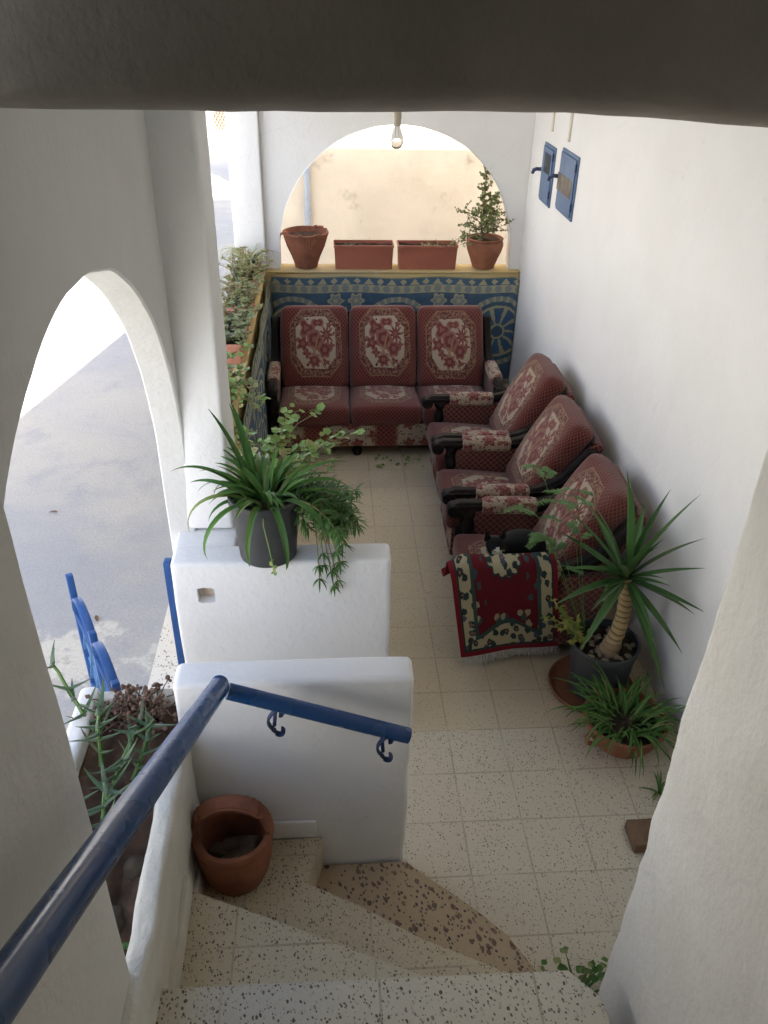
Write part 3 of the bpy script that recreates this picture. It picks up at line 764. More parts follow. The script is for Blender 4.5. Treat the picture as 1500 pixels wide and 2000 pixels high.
# planter beside the stairs
pl = thing('garden_planter', 'rough whitewashed masonry planter full of soil beside the stairs', 'planter', (-1.2, -3.6, 0))
obj('side_wall', pbox((-1.062, -4.60, -0.2), (-1.000, -3.282, 0.905), r=0.02, step=0.028, jit=0.011, jf=7), M['planter_wall'], pl)
obj('outer_rim', pbox((-1.40, -4.60, -0.2), (-1.335, -3.05, 0.90), r=0.02, step=0.06, jit=0.007, jf=5), M['white'], pl)
obj('end_rim', pbox((-1.338, -3.10, -0.2), (-1.035, -3.05, 0.87), r=0.015, step=0.06, jit=0.006, jf=5), M['planter_wall'], pl)
bm = BM(); nx, ny = 14, 60
vs = [[bm.verts.new((-1.345 + 0.30 * i / nx, -4.6 + 1.52 * j / ny, 0.825 + 0.035 * noise.noise(Vector((i * 0.35, j * 0.25, 0))) + 0.015 * noise.noise(Vector((i, j, 5))))) for j in range(ny + 1)] for i in range(nx + 1)]
for i in range(nx):
    for j in range(ny): bm.faces.new((vs[i][j], vs[i + 1][j], vs[i + 1][j + 1], vs[i][j + 1]))
obj('soil', bm, M['soil'], pl)

# ------------------------------------------------------------------ buildings outside
yb = thing('neighbour_building', 'ochre rendered neighbouring building filling the view through the arch', 'building', (1, 4, ZS))
obj('wall', pbox((-1.25, 3.5, ZS - 0.05), (6.0, 6.0, 4.3), r=0.01, step=0.5, jit=0.002), M['ochre'], yb)
bm = tube(BM(), [(-0.715, 3.455, 0.90), (-0.70, 3.455, 4.2)], 0.030, 14)
for z in (1.0, 1.9, 2.8): tube(bm, [(-0.712, 3.455, z), (-0.712, 3.455, z + 0.05)], 0.036, 14)
tag(obj('drainpipe', bm, M['pipe']), 'grey blue drainpipe running down the ochre wall', 'pipe')
tag(obj('white_house', pbox((-1.4, 9.6, ZS - 0.05), (6, 12.2, 4.0), step=0.8), M['white']), 'white house past the ochre building on the street', 'building')
fb = thing('far_house', 'sunlit white house with ochre lattice screen at the far end of the street', 'building', (-3.0, 17.2, ZS))
obj('wall', pbox((-6.9, 17.2, ZS - 0.05), (2.5, 21, 5.0), step=1.0), M['white'], fb)
obj('sill', pbox((-3.42, 16.95, ZS - 0.05), (-2.2, 17.198, -0.03), step=0.3), M['white'], fb)
bm = BM()
for k in range(-5, 12):
    for sg in (-1, 1):
        x = -3.22 + k * 0.085
        x0, x1 = x - sg * 0.45, x + sg * 0.45
        t0 = max(0.0, min(1.0, ((-3.25 if sg > 0 else -2.55) - x0) / (x1 - x0))); t1 = max(0.0, min(1.0, ((-2.55 if sg > 0 else -3.25) - x0) / (x1 - x0)))
        if t1 - t0 > 0.05: tube(bm, [(x0 + (x1 - x0) * t0, 17.16 + 0.012 * sg, -0.02 + 1.5 * t0), (x0 + (x1 - x0) * t1, 17.16 + 0.012 * sg, -0.02 + 1.5 * t1)], 0.014, 5)
obj('lattice_screen', bm, M['lattice'], fb)
obj('screen_recess', gridbox(BM(), (-3.26, 17.182, -0.02), (-2.54, 17.196, 1.5), 0.002, 0.5), M['white'], fb)
tag(obj('white_pier', pbox((-3.66, 16.5, ZS - 0.05), (-3.36, 16.9, 3.0), step=0.5), M['white']), 'white masonry pier in front of the far lattice', 'pillar')
tag(obj('added_street_house', pbox((-13, -14, ZS - 0.05), (-7.0, 17, 4.2), step=2.0), M['white']), 'unseen long white house front added across the street to bounce sunlight', 'building')  # unseen house, set close so its sunlit front bounces light into the terrace

# ------------------------------------------------------------------ carpet covered sofa and armchairs
TH = R(27)
def seat_set(name, label, cat, n, loc, rotz, group=None, skip_arm=()):
    """front towards local -y, seat front edge at y=0, width along x"""
    cw = 0.515; w = n * cw
    t = thing(name, label, cat, loc, rotz, group, local=True)
    for i in range(n):
        cx = -w / 2 + cw * (i + 0.5)
        def sag(p, c, h): 
            p.z -= 0.035 * (p.y - c.y + h.y) / (2 * h.y) * (1 if p.z > c.z else 0.6); return p
        obj('seat_cushion', gridbox(BM(), (cx - cw / 2 + 0.003, -0.03, 0.275), (cx + cw / 2 - 0.003, 0.56, 0.425), 0.045, 0.045, crown=0.018, uvscale='unit', deform=sag, jit=0.007, jf=4.0), M['medallion'], t)
        m = Matrix.Translation((cx, 0.435, 0.375)) @ Matrix.Rotation(PI / 2 - TH, 4, 'X')
        def bow(p, c, h):
            k = (p.y - c.y) / h.y
            p.x = c.x + (p.x - c.x) * (1 - 0.05 * max(0, k) ** 4); p.z += 0.012 * (1 - k * k); return p
        obj('back_cushion', gridbox(BM(), (-cw / 2 + 0.003, 0.0, -0.08), (cw / 2 - 0.003, 0.62, 0.065), 0.055, 0.045, crown=0.02, uvscale='unit', deform=bow, jit=0.007, jf=4.0, mtx=m), M['medallion'], t)
    obj('base', gridbox(BM(), (-w / 2 + 0.002, 0.005, 0.10), (w / 2 - 0.002, 0.70, 0.285), 0.012, 0.08, uvscale='m'), M['apron'] , t)
    # upholstered back panel behind the cushions
    m = Matrix.Translation((0, 0.435, 0.375)) @ Matrix.Rotation(PI / 2 - TH, 4, 'X')
    obj('back_panel', gridbox(BM(), (-w / 2 - 0.01, -0.25, -0.15), (w / 2 + 0.01, 0.585, -0.075), 0.02, 0.1, uvscale='m', mtx=m), M['lattice_cloth'], t)
    bm = sweep_rect(BM(), [m @ Vector((x, 0.565 + (0.012 if abs(x) < w / 2 - 0.05 else 0), -0.085)) for x in [(-w / 2) + w * k / 8 for k in range(9)]], 0.045, 0.02, (0, 0.87, -0.48))
    obj('crest_rail', bm, M['wood'], t)
    for s in (-1, 1):
        ax = s * (w / 2 + 0.038)
        # side panel
        sp = gridbox(BM(), (ax - 0.028, 0.085, 0.10), (ax + 0.028, 0.66, 0.53), 0.008, 0.06, uvscale='m', deform=lambda p, c, h: Vector((p.x, p.y, p.z)))
        obj('side_panel', sp, M['lattice_cloth'], t)
        # arm: straight, then sweeping up along the back to a scroll
        P = [(ax, -0.035, 0.556), (ax, 0.0, 0.570), (ax, 0.10, 0.570), (ax, 0.25, 0.567), (ax, 0.40, 0.567), (ax, 0.48, 0.580), (ax, 0.55, 0.607), (ax, 0.61, 0.648), (ax, 0.655, 0.700), (ax, 0.69, 0.755), (ax, 0.715, 0.795), (ax, 0.738, 0.812), (ax, 0.758, 0.812)]
        bm = sweep_rect(BM(), P, 0.066, [0.045, 0.055, 0.05, 0.05, 0.05, 0.056, 0.062, 0.064, 0.062, 0.058, 0.052, 0.048, 0.04], (1, 0, 0))
        for (yy, zz, rr) in ((-0.032, 0.541, 0.036), (0.750, 0.796, 0.029)):
            q = BM(); lathe(q, [(0.0, -0.036), (rr, -0.036), (rr + .003, -0.03), (rr + .003, 0.03), (rr, 0.036), (rr * .55, 0.038), (rr * .5, 0.033), (rr * .3, 0.034), (0.0, 0.04)], seg=22)
            bmesh.ops.transform(q, matrix=Matrix.Translation((ax, yy, zz)) @ Matrix.Rotation(PI / 2 * s, 4, 'Y'), verts=q.verts)
            tmp = bpy.data.meshes.new('q'); q.to_mesh(tmp); q.free(); bm.from_mesh(tmp); bpy.data.meshes.remove(tmp)
        obj('arm_rail', bm, M['wood'], t)
        # padded arm top
        pad = gridbox(BM(), (ax - 0.043, 0.115, 0.52), (ax + 0.043, 0.43, 0.606), 0.03, 0.03, uvscale='m', jit=0.002, crown=0.006)
        obj('arm_pad', pad, M['floral'], t)
        # turned front post
        bm = lathe(BM(), [(0.026, 0.10), (0.032, 0.11), (0.032, 0.20), (0.022, 0.22), (0.034, 0.26), (0.038, 0.30), (0.03, 0.34), (0.02, 0.37), (0.033, 0.40), (0.036, 0.44), (0.024, 0.47), (0.021, 0.49), (0.036, 0.51), (0.040, 0.53), (0.03, 0.56)], (ax, 0.055, 0), 18, closed=True)
        obj('arm_post', bm, M['wood'], t)
    for s in (-1, 1):
        for y in (0.07, 0.66):
            obj('foot', lathe(BM(), [(0.018, 0.0), (0.03, 0.01), (0.036, 0.04), (0.028, 0.075), (0.034, 0.09), (0.036, 0.122)], (s * (w / 2 - 0.05), y, 0), 16, closed=True), M['wood'], t)
    if n > 1: obj('foot', lathe(BM(), [(0.018, 0.0), (0.03, 0.01), (0.036, 0.04), (0.028, 0.075), (0.034, 0.09), (0.036, 0.122)], (-0.21, 0.07, 0), 16, closed=True), M['wood'], t)
    return t
seat_set('sofa', 'three seat red carpet covered sofa with black carved arms against the blue rug', 'sofa', 3, (-0.118, 0.165, 0), 0)
GA = 'matching armchairs along the white wall'
ch = seat_set('armchair', 'red carpet covered armchair closest to the sofa, farthest of the three', 'armchair', 1, (0.180, -0.315, 0), R(-90), GA)
dup(ch, (0.168, -0.975, 0), R(-91.0), 'red carpet covered armchair in the middle of the row of three', GA)
dup(ch, (0.168, -1.700, 0), R(-91.5), 'nearest red armchair with the fringed rug hung over its arm', GA)

# ------------------------------------------------------------------ rugs
def sheet(nu, nv, fn, uvf, thick, name, mat, parent=None):
    bm = BM(); uvl = bm.loops.layers.uv.verify()
    P = [[Vector(fn(i / nu, j / nv)) for j in range(nv + 1)] for i in range(nu + 1)]
    Nn = [[None] * (nv + 1) for _ in range(nu + 1)]
    for i in range(nu + 1):
        for j in range(nv + 1):
            a = P[min(i + 1, nu)][j] - P[max(i - 1, 0)][j]; b = P[i][min(j + 1, nv)] - P[i][max(j - 1, 0)]
            Nn[i][j] = a.cross(b).normalized()
    F = [[bm.verts.new(P[i][j]) for j in range(nv + 1)] for i in range(nu + 1)]
    B = [[bm.verts.new(P[i][j] - Nn[i][j] * thick) for j in range(nv + 1)] for i in range(nu + 1)]
    def q(vs, uvs):
        f = bm.faces.new(vs)
        for l, uv in zip(f.loops, uvs): l[uvl].uv = uvf(*uv)
    for i in range(nu):
        for j in range(nv):
            k = [(i / nu, j / nv), ((i + 1) / nu, j / nv), ((i + 1) / nu, (j + 1) / nv), (i / nu, (j + 1) / nv)]
            q((F[i][j], F[i + 1][j], F[i + 1][j + 1], F[i][j + 1]), k)
            q((B[i][j], B[i][j + 1], B[i + 1][j + 1], B[i + 1][j]), [k[0], k[3], k[2], k[1]])
    for i in range(nu):
        for j in (0, nv): q((F[i][j], F[i + 1][j], B[i + 1][j], B[i][j]), [(i / nu, j / nv), ((i + 1) / nu, j / nv)] * 2)
    for j in range(nv):
        for i in (0, nu): q((F[i][j], F[i][j + 1], B[i][j + 1], B[i][j]), [(i / nu, j / nv), (i / nu, (j + 1) / nv)] * 2)
    bmesh.ops.recalc_face_normals(bm, faces=bm.faces)
    return obj(name, bm, mat, parent, ang=60)
def back_rug(u, v):
    x = -0.985 + 2.045 * u; z = 0.02 + 0.945 * v
    z -= 0.010 * (1 - math.cos(u * PI * 6)) * v * 0.5
    cr = max(0, (u - 0.975) / 0.025); z -= 0.03 * cr * cr * v
    y = 1.508 - 0.010 * noise.noise(Vector((x * 2.5, z * 1.2, 0))) - 0.006 * math.sin(x * 9 + z * 2)
    return (x, y - 0.012, z)
tag(sheet(90, 40, back_rug, lambda u, v: (-0.985 + 2.045 * u, 0.02 + 0.945 * v), 0.006, 'wall_rug', M['wallrug']),
    'blue and straw patterned rug hung on the ledge wall behind the sofa', 'rug')
def left_rug(u, v):
    y = 1.49 - 2.55 * u; z = 0.02 + 0.945 * v
    z -= (0.02 + 0.10 * max(0, u - 0.55)) * v * (0.9 + 0.1 * math.sin(u * 11))
    x = -1.012 + 0.008 * noise.noise(Vector((y * 2.2, z * 1.0, 4))) + 0.004 * math.sin(y * 8 + z) + 0.02 * (1 - v) + 0.008
    return (x, y, z)
tag(sheet(90, 30, left_rug, lambda u, v: (-0.985 - 2.55 * u, 0.02 + 0.945 * v), 0.006, 'wall_rug', M['wallrug']),
    'blue and straw patterned rug hung along the street side ledge left of the sofa', 'rug')
# fringed rug over the arm of the nearest chair
AY = -2.030
def chair_rug(u, v):
    path = [(-1.80, 0.462), (-1.87, 0.49), (-1.925, 0.56), (-1.935, 0.632), (-1.965, 0.660), (-2.000, 0.664), (-2.038, 0.656), (-2.056, 0.62), (-2.058, 0.52), (-2.060, 0.42), (-2.062, 0.32), (-2.065, 0.22), (-2.064, 0.12), (-2.07, 0.075)]
    L = [0]
    for a, b in zip(path, path[1:]): L.append(L[-1] + math.hypot(b[0] - a[0], b[1] - a[1]))
    s = v * L[-1]; k = 0
    while k < len(L) - 2 and L[k + 1] < s: k += 1
    f = (s - L[k]) / (L[k + 1] - L[k]); y = path[k][0] + (path[k + 1][0] - path[k][0]) * f; z = path[k][1] + (path[k + 1][1] - path[k][1]) * f
    hang = max(0.0, (v - 0.36) / 0.64)
    z -= 0.03 * (1 - hang) * min(1, v / 0.12)
    x = 0.035 + 0.515 * u + 0.085 * hang
    y -= 0.010 * math.sin(u * 7 + 1) * hang + 0.006 * noise.noise(Vector((u * 4, v * 4, 2)))
    y += 0.05 * hang * u
    z += 0.03 * hang * u * 0.6
    if u < 0.12: z -= (0.12 - u) * 0.35 * (1 - hang); 
    return (x, y, z)
rg = thing('fringed_rug', 'small red rug with cream floral border hung over the nearest chair arm', 'rug', (0.35, AY, 0.05))
sheet(40, 60, chair_rug, lambda u, v: (u, 0.02 + 0.98 * v), 0.007, 'rug_pile', M['chairrug'], rg)
for end in (1.0, 0.0):
    bm = BM()
    for i in range(150):
        u = (i + rnd.random()) / 150; b = Vector(chair_rug(u, end)); b2 = Vector(chair_rug(u, abs(end - 0.03))); d = (b - b2).normalized()
        pts = [b, b + d * 0.025 + Vector((rnd.uniform(-.008, .008), rnd.uniform(-.006, .004), 0))]
        e_ = pts[1] + (d + Vector((rnd.uniform(-.4, .4), rnd.uniform(-.35, .1), 0.25 if end else -.1))).normalized() * rnd.uniform(0.015, 0.035)
        e_.z = max(e_.z, 0.006); pts.append(e_)
        tube(bm, pts, [0.0022, 0.002, 0.0012], 4)
    obj('fringe', bm, M['fringe'], rg)

# ------------------------------------------------------------------ cat
def cat():
    """a black and white cat curled on the chair seat, chin on the rug"""
    mb = bpy.data.metaballs.new('mb'); mb.resolution = 0.009; mb.render_resolution = 0.009; mb.threshold = 0.35
    o = bpy.data.objects.new('mb', mb); COL.objects.link(o)
    def ball(x, y, z, r, sx=1, sy=1, sz=1):
        e = mb.elements.new(); e.type = 'ELLIPSOID'; e.co = (x, y, z); e.radius = r; e.size_x, e.size_y, e.size_z = sx, sy, sz
        return e
    # spine curls from the haunch (right) to the shoulders and head (left); local origin on the seat
    for x, y, z, r in ((0.115, 0.03, 0.075, 0.105), (0.07, 0.05, 0.085, 0.108), (0.02, 0.055, 0.083, 0.10), (-0.03, 0.045, 0.08, 0.088), (-0.065, 0.025, 0.09, 0.075), (-0.09, 0.0, 0.105, 0.064)):
        ball(x, y, z, r)
    ball(-0.108, -0.02, 0.125, 0.062); ball(-0.118, -0.048, 0.160, 0.064); ball(-0.122, -0.074, 0.146, 0.036); ball(-0.13, -0.04, 0.165, 0.05)   # head and muzzle
    for s in (-1, 1): ball(-0.118 + s * 0.022, -0.066, 0.140, 0.026)                                           # cheeks
    for k in range(8):                                                                                         # tail round the haunch
        a = -0.2 - k * 0.28; ball(0.07 + 0.115 * math.cos(a), 0.03 + 0.105 * math.sin(a), 0.032, 0.030)
    ball(-0.07, -0.055, 0.045, 0.04, 1.5, 0.8, 0.8); ball(-0.115, -0.06, 0.06, 0.034)                         # folded forelegs
    ball(0.12, -0.035, 0.045, 0.055)
    dg = bpy.context.evaluated_depsgraph_get(); dg.update()
    me = bpy.data.meshes.new_from_object(o.evaluated_get(dg)); bpy.data.objects.remove(o)
    bm = BM(); bm.from_mesh(me)
    for s in (-1, 1):                                                                                          # ears, grown into the head
        b = Vector((-0.120 + s * 0.034, -0.034, 0.200)); tip = b + Vector((s * 0.016, -0.004, 0.048))
        ring = [bm.verts.new(b + Vector((math.cos(q) * 0.022, math.sin(q) * 0.010, -0.012 + 0.004 * math.cos(q)))) for q in [2 * PI * k / 8 for k in range(8)]]
        tv = bm.verts.new(tip)
        for k in range(8): bm.faces.new((ring[k], ring[(k + 1) % 8], tv))
    bmesh.ops.recalc_face_normals(bm, faces=bm.faces)
    for f in bm.faces:
        c = f.calc_center_median()
        muzzle = (c - Vector((-0.122, -0.108, 0.134))).length < 0.036
        blaze = abs(c.x + 0.120) < 0.009 + max(0, 0.165 - c.z) * 0.3 and c.y < -0.087 and 0.135 < c.z < 0.185
        bib = (c - Vector((-0.110, -0.085, 0.065))).length < 0.038
        f.material_index = 1 if (muzzle or blaze or bib) else 0
    smooth(bm, 70)
    return bm
CT = thing('cat', 'black cat with white muzzle curled up asleep beside the fringed rug', 'cat', (0.385, -1.845, 0.487), R(8), local=True)
_c = obj('body', cat(), [M['cat_black'], M['cat_white']], CT, ang=70)
for s in (-1, 1):
    obj('eye', gridbox(BM(), (-0.119 + s * 0.022 - 0.008, -0.108, 0.161), (-0.119 + s * 0.022 + 0.008, -0.100, 0.166), 0.002, 0.01), M['cat_eye'], CT)

# ------------------------------------------------------------------ handrail
def ext(a, b, k): a, b = Vector(a), Vector(b); return a + (b - a) * k
hr = thing('handrail', 'blue painted round handrail descending the stairs and turning along the parapet', 'handrail', (-0.87, -3.4, 1.1))
far = Vector((-0.868, -3.375, 1.183)); near = Vector((-0.918, -4.62, 1.934))
pts = [ext(far, near, k / 14 * 1.7) for k in range(15)]
pts = [far + Vector((0.0, 0.028, -0.004)), far + Vector((0.0, 0.015, 0.004))] + pts
obj('rail', tube(BM(), pts, [0.012, 0.026] + [0.0305] * 15, 28), M['rail'], hr)
a, b = Vector((-0.845, -3.370, 1.160)), Vector((-0.295, -3.370, 0.941))
obj('rail', tube(BM(), [ext(a, b, k / 8) for k in range(9)], 0.0255, 24), M['rail'], hr)
def scroll(top):
    """flat iron bracket curling from under the rail to the wall"""
    bm = BM(); pts = []
    for k in range(12): a_ = PI * 0.9 - k * 0.42; r_ = 0.018 - 0.0009 * k; pts.append((0.018 + r_ * math.cos(a_), -0.030 + r_ * math.sin(a_)))
    pts = list(reversed(pts)); x, z = pts[-1]
    for k in range(1, 9): t_ = k / 8; pts.append((x - 0.020 * math.sin(t_ * PI), z - 0.085 * t_))
    x, z = pts[-1]
    for k in range(1, 11): a_ = PI + k * 0.45; r_ = 0.017 - 0.0008 * k; pts.append((x + 0.017 + r_ * math.cos(a_), z + r_ * math.sin(a_)))
    sweep_rect(bm, [top + Vector((px, 0, pz)) for px, pz in pts], 0.022, 0.007, (0, 1, 0))
    tube(bm, [top + Vector((0.0, 0.0, -0.085)), top + Vector((0.0, 0.083, -0.085))], 0.006, 8)
    tube(bm, [top + Vector((0.03, 0.0, 0.012)), top + Vector((0.03, 0, -0.028))], 0.007, 8)
    return bm
for px in (-0.715, -0.375):
    z = a.z + (b.z - a.z) * (px - a.x) / (b.x - a.x) - 0.018
    obj('bracket', scroll(Vector((px, -3.368, z))), M['blue_dark'], hr)

# ------------------------------------------------------------------ street gate, standing open
gt = thing('gate_leaf', 'open blue wrought iron gate leaf with two scalloped arcs on top', 'gate', (-1.285, -3.045, 0.0))
GO = Vector((-1.285, -3.045, 0)); GD = Vector((-0.465, 0.885, 0)).normalized(); GN = Vector((GD.y, -GD.x, 0)); GL = 0.60
def G(s, z): return GO + GD * s + Vector((0, 0, z))
def gbar(p, q, w=0.028, h=0.010): return sweep_rect(BM(), [p, q], w, h, GN)
for s in (0.0, GL / 2, GL):
    top = 0.90 if s != GL else 0.97
    q = gridbox(BM(), (-0.012, -0.014, -0.12), (0.012, 0.014, top), 0.003, 0.3)
    bmesh.ops.transform(q, matrix=Matrix.Translation(G(s, 0)) @ Matrix.Rotation(math.atan2(GD.y, GD.x), 4, 'Z'), verts=q.verts)
    obj('upright', q, M['blue_gate'], gt)
for z in (-0.08, 0.40, 0.78): obj('cross_bar', gbar(G(0.014, z), G(GL - 0.014, z)), M['blue_gate'], gt)
for k in range(2):
    c = GL * (0.25 + 0.5 * k); r = GL * 0.235
    obj('arc', sweep_rect(BM(), [G(c - r * math.cos(PI * i / 20), 0.80 + r * 0.85 * math.sin(PI * i / 20)) for i in range(21)], 0.034, 0.010, GN), M['blue_gate'], gt)
bm = BM()
for k in range(-3, 9):
    for sg in (-1, 1):
        for z0, z1 in ((-0.07, 0.39), (0.41, 0.77)):
            s0 = k * 0.10; s1 = s0 + sg * 0.22 * (z1 - z0) / 0.36; 
            p, q = (s0, z0), (s1, z1); lo, hi = 0.015, GL - 0.015
            def clipt(p, q):
                t0, t1 = 0.0, 1.0; d = q[0] - p[0]
                for bound, sign in ((lo, 1), (hi, -1)):
                    f0 = sign * (p[0] - bound); f1 = sign * (q[0] - bound)
                    if f0 < 0 and f1 < 0: return None
                    if f0 < 0: t0 = max(t0, f0 / (f0 - f1))
                    if f1 < 0: t1 = min(t1, f0 / (f0 - f1))
                return (t0, t1) if t1 - t0 > 0.05 else None
            c_ = clipt(p, q)
            if c_:
                t0, t1 = c_; A_ = G(p[0] + (q[0] - p[0]) * t0, p[1] + (q[1] - p[1]) * t0); B_ = G(p[0] + (q[0] - p[0]) * t1, p[1] + (q[1] - p[1]) * t1)
                sweep_rect(bm, [A_ + GN * 0.004 * sg, B_ + GN * 0.004 * sg], 0.012, 0.006, GN)
obj('lattice_work', bm, M['blue_worn'], gt)

# ------------------------------------------------------------------ bulb, meter boxes
bt = thing('light_bulb', 'bare clear light bulb hanging on a cord before the arch', 'light bulb', (-0.217, -1.309, 2.772))
obj('cord', tube(BM(), [(-0.217, -1.309, 2.772), (-0.215, -1.309, 2.63), (-0.217, -1.309, 2.50)], 0.004, 8), M['cord'], bt)
obj('socket', lathe(BM(), [(0.0, 2.53), (0.010, 2.528), (0.016, 2.515), (0.018, 2.495), (0.018, 2.475), (0.016, 2.470), (0.0155, 2.445), (0.0, 2.443)], (-0.217, -1.309, 0), 20), M['socket'], bt)
obj('glass_globe', lathe(BM(), [(0.0145, 2.447), (0.016, 2.435), (0.022, 2.42), (0.028, 2.403), (0.0305, 2.388), (0.029, 2.372), (0.022, 2.360), (0.011, 2.354), (0.0, 2.353)], (-0.217, -1.309, 0), 28), M['glass'], bt)
obj('filament', tube(BM(), [(-0.222, -1.309, 2.445), (-0.226, -1.309, 2.40), (-0.217, -1.305, 2.395), (-0.208, -1.309, 2.40), (-0.212, -1.309, 2.445)], 0.0012, 6), M['filament'], bt)
XW = 1.068
def mbox(name, label, y0, y1, z0, z1, hy, hz, win, wname, rusty=False):
    t = thing(name, label, 'meter box', (XW, (y0 + y1) / 2, z0))
    fr = gridbox(BM(), (XW - 0.010, y0, z0), (XW + 0.002, y1, z1), 0.003, 0.2); obj('frame', fr, M['blue_box'], t)
    obj('door', gridbox(BM(), (XW - 0.020, y0 + 0.02, z0 + 0.02), (XW - 0.0105, y1 - 0.02, z1 - 0.02), 0.003, 0.2), M['blue_box'], t)
    obj(wname, gridbox(BM(), (XW - 0.0225, win[0], win[2]), (XW - 0.0203, win[1], win[3]), 0.0008, 0.1), M['box_rust'] if rusty else M['box_window'], t)
    bm = tube(BM(), [(XW - 0.018, hy, hz), (XW - 0.050, hy + 0.01, hz), (XW - 0.065, hy + 0.035, hz - 0.012), (XW - 0.066, hy + 0.055, hz - 0.035)], [0.014, 0.013, 0.014, 0.012], 12)
    obj('handle', bm, M['blue_dark'], t)
    for z in (z0 + 0.06, z1 - 0.09): obj('hinge', gridbox(BM(), (XW - 0.024, y0 + 0.006, z), (XW - 0.0115, y0 + 0.018, z + 0.05), 0.003, 0.1), M['blue_dark'], t)
mbox('meter_box', 'narrow blue meter box with a small dark window high on the wall', 0.845, 1.16, 1.65, 2.045, 1.15, 1.86, (0.90, 1.07, 1.86, 1.99), 'window')
mbox('meter_box', 'wider blue meter box with a bare metal patch high on the wall', 0.255, 0.665, 1.69, 2.08, 0.66, 1.90, (0.30, 0.655, 1.82, 1.93), 'metal_patch', True)
for y, lab in ((1.02, 'cream cable conduit running down to the narrow blue meter box'), (0.56, 'cream cable conduit running down to the wider blue meter box')):
    bm = gridbox(BM(), (XW - 0.012, y - 0.016, 2.13), (XW + 0.001, y + 0.016, 2.77), 0.003, 0.3)
    tag(obj('cable_conduit', bm, M['conduit']), lab, 'conduit')

# ------------------------------------------------------------------ pots and plants
def pot(parent, prof, c, mat, seg=44, soil=None, soilmat='soil_dark', wob=0.0, flute=None, sx=1.0, sy=1.0, closed=False):
    obj('pot', lathe(BM(), prof, c, seg, wob=wob, flute=flute, sx=sx, sy=sy), M[mat], parent)
    if soil: obj('soil', disc(BM(), (c[0], c[1], c[2] + soil[1]), soil[0], bumpy=0.012, sx=sx, sy=sy), M[soilmat], parent)
def plastic_prof(rb, rt, h, w=0.004, rim=0.012):
    return [(0, 0.002), (rb * .6, 0.0), (rb, 0.004), (rb + (rt - rb) * .85, h * .85), (rt - 0.002, h - 0.03), (rt + rim * .5, h - 0.028), (rt + rim * .6, h - 0.004), (rt + rim * .4, h), (rt - w, h), (rt - w - 0.004, h - 0.03), (rb + (rt - rb) * .5, h * .5), (rb - .01, h * .3)]
# --- big black pot on the parapet
C1 = (-0.785, -2.435, 1.003)
p1 = thing('potted_plant', 'big charcoal plastic pot of arching strap leaves on the white parapet', 'potted plant', C1)
pot(p1, plastic_prof(0.113, 0.137, 0.285), C1, 'black_plastic', soil=(0.128, 0.25))
bm = BM(); rr = random.Random(21)
for i in range(64):
    az = rr.uniform(0, 2 * PI); r0 = rr.uniform(0, 0.075)
    el = rr.uniform(0.55, 1.35); L = rr.uniform(0.18, 0.31)
    if math.sin(az) < -0.2:
        if rr.random() < 0.5: continue
        el = rr.uniform(0.9, 1.4); L *= 0.8
    b = Vector(C1) + Vector((math.cos(az) * r0, math.sin(az) * r0, 0.245))
    leaf(bm, b, az + rr.uniform(-.4, .4), el, L, rr.uniform(0.020, 0.032), rr.uniform(0.7, 1.9), 11, 0.45, 'strap', rr.uniform(-.5, .5), rr.uniform(-.3, .3))
for az, el, L, dr in ((PI * 0.92, 0.85, 0.36, 1.35), (PI * 0.80, 1.25, 0.38, 0.5), (PI * 0.72, 1.35, 0.37, 0.35), (PI * 1.06, 0.6, 0.34, 2.3), (0.10, 0.75, 0.30, 1.4), (0.25, 0.95, 0.32, 1.2), (-0.1, 0.6, 0.33, 1.5),
                      (PI * 1.45, 0.7, 0.36, 2.6), (PI * 1.6, 0.6, 0.38, 2.7), (PI * 1.75, 0.75, 0.36, 2.0), (PI * 1.25, 0.55, 0.36, 2.4), (PI * 0.66, 1.2, 0.38, 0.5)):
    leaf(bm, Vector(C1) + Vector((math.cos(az) * 0.06, math.sin(az) * 0.06, 0.25)), az, el, L, 0.030, dr, 14, 0.45, 'strap')
obj('leaves', bm, M['strap'], p1)
# --- hanging narrow leaved plant out of the same corner
h1 = thing('hanging_plant', 'narrow leaved green plant spilling over the parapet right of the black pot', 'plant', (-0.66, -2.40, 1.003))
bm = BM(); bs = BM(); rr = random.Random(5)
def tuft(bm, c, d, n, L, w):
    d = Vector(d).normalized(); a = d.orthogonal().normalized(); b = d.cross(a)
    for k in range(n):
        th = 2 * PI * k / n + rr.uniform(-.3, .3); o_ = (a * math.cos(th) + b * math.sin(th)) * rr.uniform(.6, 1.0) + d * rr.uniform(0.1, 0.7)
        o_.normalize(); az = math.atan2(o_.y, o_.x); el = math.asin(max(-1, min(1, o_.z)))
        leaf(bm, c, az, el, L * rr.uniform(.7, 1.15), w, rr.uniform(.4, 1.2), 5, 0.3, 'lance')
for i in range(40):
    az = rr.uniform(-0.85, 0.85); L = rr.uniform(0.14, 0.33)
    pts = stem_pts((-0.70 + rr.uniform(-.03, .03), -2.40 + rr.uniform(-.05, .05), 1.24), (math.cos(az), math.sin(az), rr.uniform(0.15, 0.9)), L, rr.uniform(0.9, 2.2), 8, 0.10, rr)
    tube(bs, pts, [0.0035] * 5 + [0.002] * 4, 5)
    for q in range(2, len(pts)): tuft(bm, pts[q], pts[q] - pts[q - 1], 8, rr.uniform(0.045, 0.08), 0.0085)
